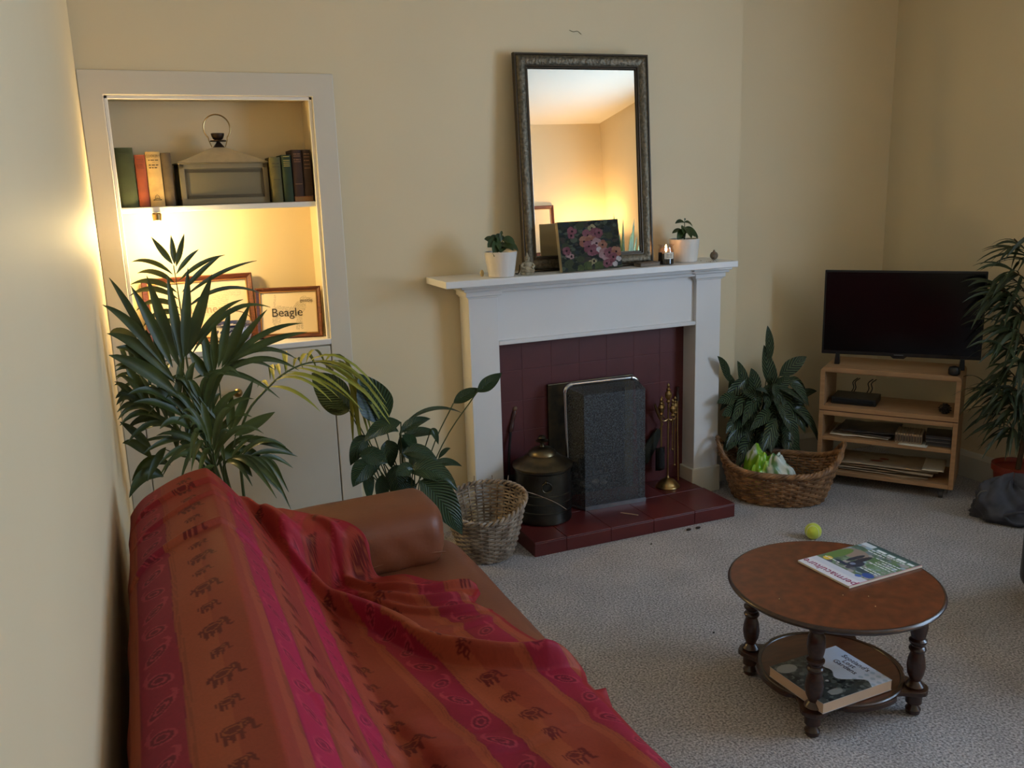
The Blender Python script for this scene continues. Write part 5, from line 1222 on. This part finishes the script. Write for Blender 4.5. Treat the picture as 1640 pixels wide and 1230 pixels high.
leg2 = [(.020, .083), (.022, .088), (.017, .096), (.012, .102), (.013, .106), (.019, .122), (.0215, .145), (.019, .168), (.014, .186), (.018, .190), (.020, .196), (.018, .201), (.014, .204), (.014, .208), (.018, .213), (.0205, .217), (.0205, .222), (.015, .227), (.018, .240), (.021, .262), (.019, .288), (.013, .300), (.018, .304), (.018, .312)]
for q in range(4):
    a = PI / 4 + q * PI / 2; x, y = LH * math.sqrt(2) * math.cos(a), LH * math.sqrt(2) * math.sin(a)
    MB().lathe([(r_ * 1.14, z_) for r_, z_ in legp + [(.014, .076), (.014, .081)] + leg2], c=(x, y, .0), n=24).build('leg', LEGW, tb)
# magazine on the table
mg = thing('magazine', 'permaculture magazine with garden photo cover lying on the round table', 'magazine', (1.942, -1.622, ZT + .0012), PI / 2 + .039)
mw, mh = .197, .279; nx, nz = 120, 170
def cover(X, Z):
    c = np.zeros(X.shape + (3,)); c[:] = lin((150, 166, 168)); r = np.random.default_rng(5)
    top = Z > .80; sky = (Z > .72); c[sky] = lin((206, 210, 226))
    m_ = (Z < .74) & (Z > .12); c[m_] = lin((98, 124, 96))
    for k in range(240):
        x, z = r.random(), r.uniform(.1, .72); s = r.uniform(.02, .07); pal = [(88, 124, 84), (120, 150, 130), (150, 172, 190), (110, 128, 136), (160, 156, 160), (84, 110, 96)][r.integers(6)]
        q = ((X - x) / s) ** 2 + ((Z - z) / (s * .6)) ** 2 < 1; c[q & (Z < .74) & (Z > .1)] = lin(pal)
    e = lambda cx, cz, rx, rz: ((X - cx) / rx) ** 2 + ((Z - cz) / rz) ** 2 < 1
    c[(X < .35) & (Z < .55) & (Z > .35) & (r.random(X.shape) > .5)] = lin((120, 150, 120))
    c[e(.78, .36, .22, .12)] = lin((148, 132, 124)); c[e(.9, .5, .10, .2)] = lin((100, 132, 72))
    # dark figure with raised arms
    c[e(.50, .55, .10, .10)] = lin((44, 54, 78)); c[e(.47, .66, .05, .045)] = lin((60, 62, 84)); c[e(.55, .42, .05, .14)] = lin((40, 48, 66)); c[e(.65, .44, .045, .13)] = lin((42, 50, 68)); c[e(.63, .64, .14, .03)] = lin((46, 58, 84)); c[e(.77, .72, .05, .025)] = lin((60, 70, 100)); c[e(.30, .62, .12, .05)] = lin((60, 84, 96))
    c[e(.40, .66, .05, .03)] = lin((96, 104, 120)); c[e(.53, .57, .04, .03)] = lin((120, 136, 170))
    c[e(.13, .66, .09, .055)] = lin((50, 84, 160)); c[e(.20, .74, .05, .03)] = lin((70, 110, 190))
    c[e(.86, .68, .07, .048)] = lin((232, 196, 70))
    c[(Z > .83)] = lin((222, 222, 232)); c[(Z < .05)] = lin((58, 84, 86)); c[(Z < .11) & (Z > .05)] = lin((84, 116, 110)); c[(X > .78) & (Z < .11) & (Z > .03)] = lin((206, 216, 226))
    c[(X < .02)] = lin((196, 150, 160)); return c
cc = paintgrid(mw, mh, nx, nz, cover)
b = MB(); b.grid([[((i / (nx - 1) - .5) * mw, (j / (nz - 1) - .5) * mh, .0056) for j in range(nz)] for i in range(nx)]); b.build('front_cover', vcm('glossy_print', .32, coat=.3), mg, cols=cc.reshape(-1, 3))
MB().box(-mw / 2, mw / 2, -mh / 2, mh / 2, 0, .0054).build('pages', PAPER, mg, False)
MAGC = pm('magenta_ink', (150, 44, 96), .4); WI = pm('white_ink', (226, 232, 236), .4)
text('masthead_lettering', 'permaculture', .036, MAGC, mg, (0, mh / 2 - .022, .0059), (0, 0, 0))
dashes('headline_print', WI, mg, -.09, .05, .0057, -mh / 2 + .020, .010, 3, True); dashes('headline_print', WI, mg, -.07, .05, .0057, -mh / 2 + .036, .004, 4, True)
for k, (x0_, x1_, y_) in enumerate(((-.085, -.01, -.030), (-.085, -.02, -.043), (-.085, -.03, -.056), (-.085, .0, -.069), (-.085, -.02, .020), (-.085, -.03, .008), (.03, .085, .045), (-.01, .05, -.090))): dashes('cover_line_print', WI, mg, x0_, x1_, .0057, y_, .004, k + 7, True)
# book on the tray
bk_ = thing('garden_book', "thick Scotland's Lost Gardens book lying on the table's lower tray", 'book', (1.742, -1.738, ZS + .0036), -PI / 2 + .03)
bw, bh, bt = .205, .243, .030
def bcover(X, Z):
    c = np.zeros(X.shape + (3,)); r = np.random.default_rng(8); c[:] = lin((60, 66, 66))
    for k in range(420):
        x, z = r.random(2); s = r.uniform(.01, .04); pal = [(38, 44, 44), (76, 84, 80), (110, 116, 112), (50, 58, 56), (90, 96, 92), (30, 34, 36)][r.integers(6)]
        q = ((X - x) / s) ** 2 + ((Z - z) / s) ** 2 < 1; c[q] = lin(pal)
    edge = .60 + .10 * np.sin(X * 7 + 1) + .05 * np.sin(X * 17) + .10 * (X - .5); sky = Z > edge; c[sky] = lin((214, 222, 238))
    q = (Z > edge) & (X > .72) & (np.sin(X * 60) + np.sin(Z * 70) > .6); c[q] = lin((176, 196, 214))
    e = lambda cx, cz, rx, rz: ((X - cx) / rx) ** 2 + ((Z - cz) / rz) ** 2 < 1
    c[e(.86, .28, .06, .10) & (Z > .20)] = lin((150, 152, 148)); c[e(.15, .14, .10, .13)] = lin((150, 152, 150)); c[e(.62, .36, .02, .02)] = lin((200, 200, 200)); c[(Z < .08) & (X > .6)] = lin((74, 76, 72)); return c
cc = paintgrid(bw, bh, nx, nz, bcover)
b = MB(); b.grid([[((i / (nx - 1) - .5) * bw, (j / (nz - 1) - .5) * bh, bt + .0002) for j in range(nz)] for i in range(nx)]); b.build('front_cover', vcm('glossy_print', .28), bk_, cols=cc.reshape(-1, 3))
b = MB(); b.box(-bw / 2, bw / 2, -bh / 2, bh / 2, bt - .0015, bt); b.box(-bw / 2, bw / 2, -bh / 2, bh / 2, 0, .0015); b.build('cover_boards', pm('book_board', (190, 184, 180), .5), bk_, False)
b = MB(); b.box(-bw / 2 + .001, bw / 2 - .001, -bh / 2 + .001, bh / 2 - .001, .0015, bt - .0015); b.build('page_block', pm('book_pages', (200, 172, 146), .85), bk_, False)
for s, y in (("Scotland's", .100), ('Lost', .080), ('Gardens', .060)): text('title_lettering', s, .024, pm('grey_ink', (96, 84, 96), .5), bk_, (-.005 if s != 'Lost' else -.01, y, bt + .0006), (0, 0, 0))
# crumbs on the table
for k, (x, y) in enumerate(((1350, 953), (1391, 955), (1402, 971), (1248, 959))):
    p = az(x, y, ZT + .0015); tag(MB().sphere(p, .0016, 6).build('crumb', pm('pale_crumb', (220, 190, 140), .8)), ['pale crumb on the round table nearest below the magazine corner', 'pale crumb on the table, upper of two right of the first', 'pale crumb on the table, lower of two right crumbs', 'pale crumb alone on the left half of the round table'][k], 'crumb')
# tennis ball
tbm = MB().sphere((0, 0, 0), .0335, 40); o = tbm.build('tennis_ball', pm('tennis_felt', (198, 210, 70), .9, var=.06, vs=60, bump=.6, bs=300, sheen=.4), loc=(2.5368, -.778, .0335)); tag(o, 'yellow-green tennis ball on the carpet just behind the round table', 'ball')
sm_ = MB(); pts = []
for k in range(80):
    a = 2 * PI * k / 80; A_, B_ = .75, .25; v = Vector((A_ * math.cos(a) + B_ * math.cos(3 * a), A_ * math.sin(a) - B_ * math.sin(3 * a), 2 * math.sqrt(A_ * B_) * math.sin(2 * a))); pts.append(v.normalized() * .0335)
sm_.tube(pts, .0011, 6, closed=True); sm_.build('seam', pm('ball_seam', (220, 224, 190), .8), o)
# ================================================================== ARMCHAIR at the right edge
ac = thing('dark_armchair', 'dark charcoal armchair cut off by the right edge of the photo', 'armchair', (3.045, -1.935, 0), -.10)
AF = pm('charcoal_upholstery', (38, 38, 48), .8, bump=.2, bs=200, sheen=.2)
rbox(-.36, .36, -.36, .36, .08, .30, .04).build('base', AF, ac); rbox(-.27, .27, -.36, .26, .30, .44, .05).build('seat_cushion', AF, ac)
rbox(-.38, -.24, -.38, .36, .08, .50, .055).build('armrest', AF, ac); rbox(.24, .38, -.38, .36, .08, .50, .055).build('armrest', AF, ac); rbox(-.34, .34, -.42, -.26, .20, .74, .06).build('backrest', AF, ac)
for x in (-.32, .32):
    for y in (-.32, .32): MB().lathe([(.018, 0), (.022, .085)], c=(x, y, 0), n=14).build('foot', LEGW, ac)
# ================================================================== FAR CORNER seen in the mirror
fl = thing('floor_lamp', 'lit floor lamp in far corner, glow seen only in the mirror', 'lamp', (3.50, -4.30, 0))
MB().lathe([(.14, 0), (.14, .012), (.12, .02), (.015, .03)], n=32).build('base', BRASS, fl); MB().tube([(0, 0, .02), (0, 0, 1.41)], .011, 12).build('pole', BRASS, fl)
MB().lathe([(.125, 1.32), (.10, 1.50)], n=40, cap=False).build('lamp_shade', pm('linen_shade', (230, 206, 160), .8), fl, solid=.002)
MB().sphere((0, 0, 1.46), .032, 16).build('bulb', pm('glowing_bulb', (255, 230, 180)), fl)
picture('framed_print', 'tall mahogany framed picture on the opposite wall, reflected in the mirror left side', (3.03, YF + .013, 1.40), PI, 0, .34, .46, .030, None, 0, 0, .03, dogon=False)
hp = thing('arching_plant', 'tall plant with strap leaves near far corner, reflected in mirror right side', 'potted plant', (3.42, -3.66, 0))
q = MB(); q.lathe([(.11, 0), (.15, .26), (.155, .30), (.145, .30), (.14, .27)], n=32, cap=False); q.lathe([(.001, .26), (.14, .262)], n=30, cap=False); q.build('pot', pm('grey_planter', (120, 116, 110), .5), hp)
lb = MB(); rs = random.Random(5)
for k in range(34):
    a = rs.uniform(0, 2 * PI); r_ = rs.uniform(.08, .34); zt_ = rs.uniform(1.3, 1.75) - r_ * .5
    e = Vector((min(r_ * math.cos(a), .27), r_ * math.sin(a), zt_)); lb.leaf((.02 * math.cos(a), .02 * math.sin(a), .27), e, .045, sag=-.10, nrm=(math.cos(a) * .5, 1, .6), fold=.3, n=12, wp=.6)
lb.build('foliage', LEAFP, hp)
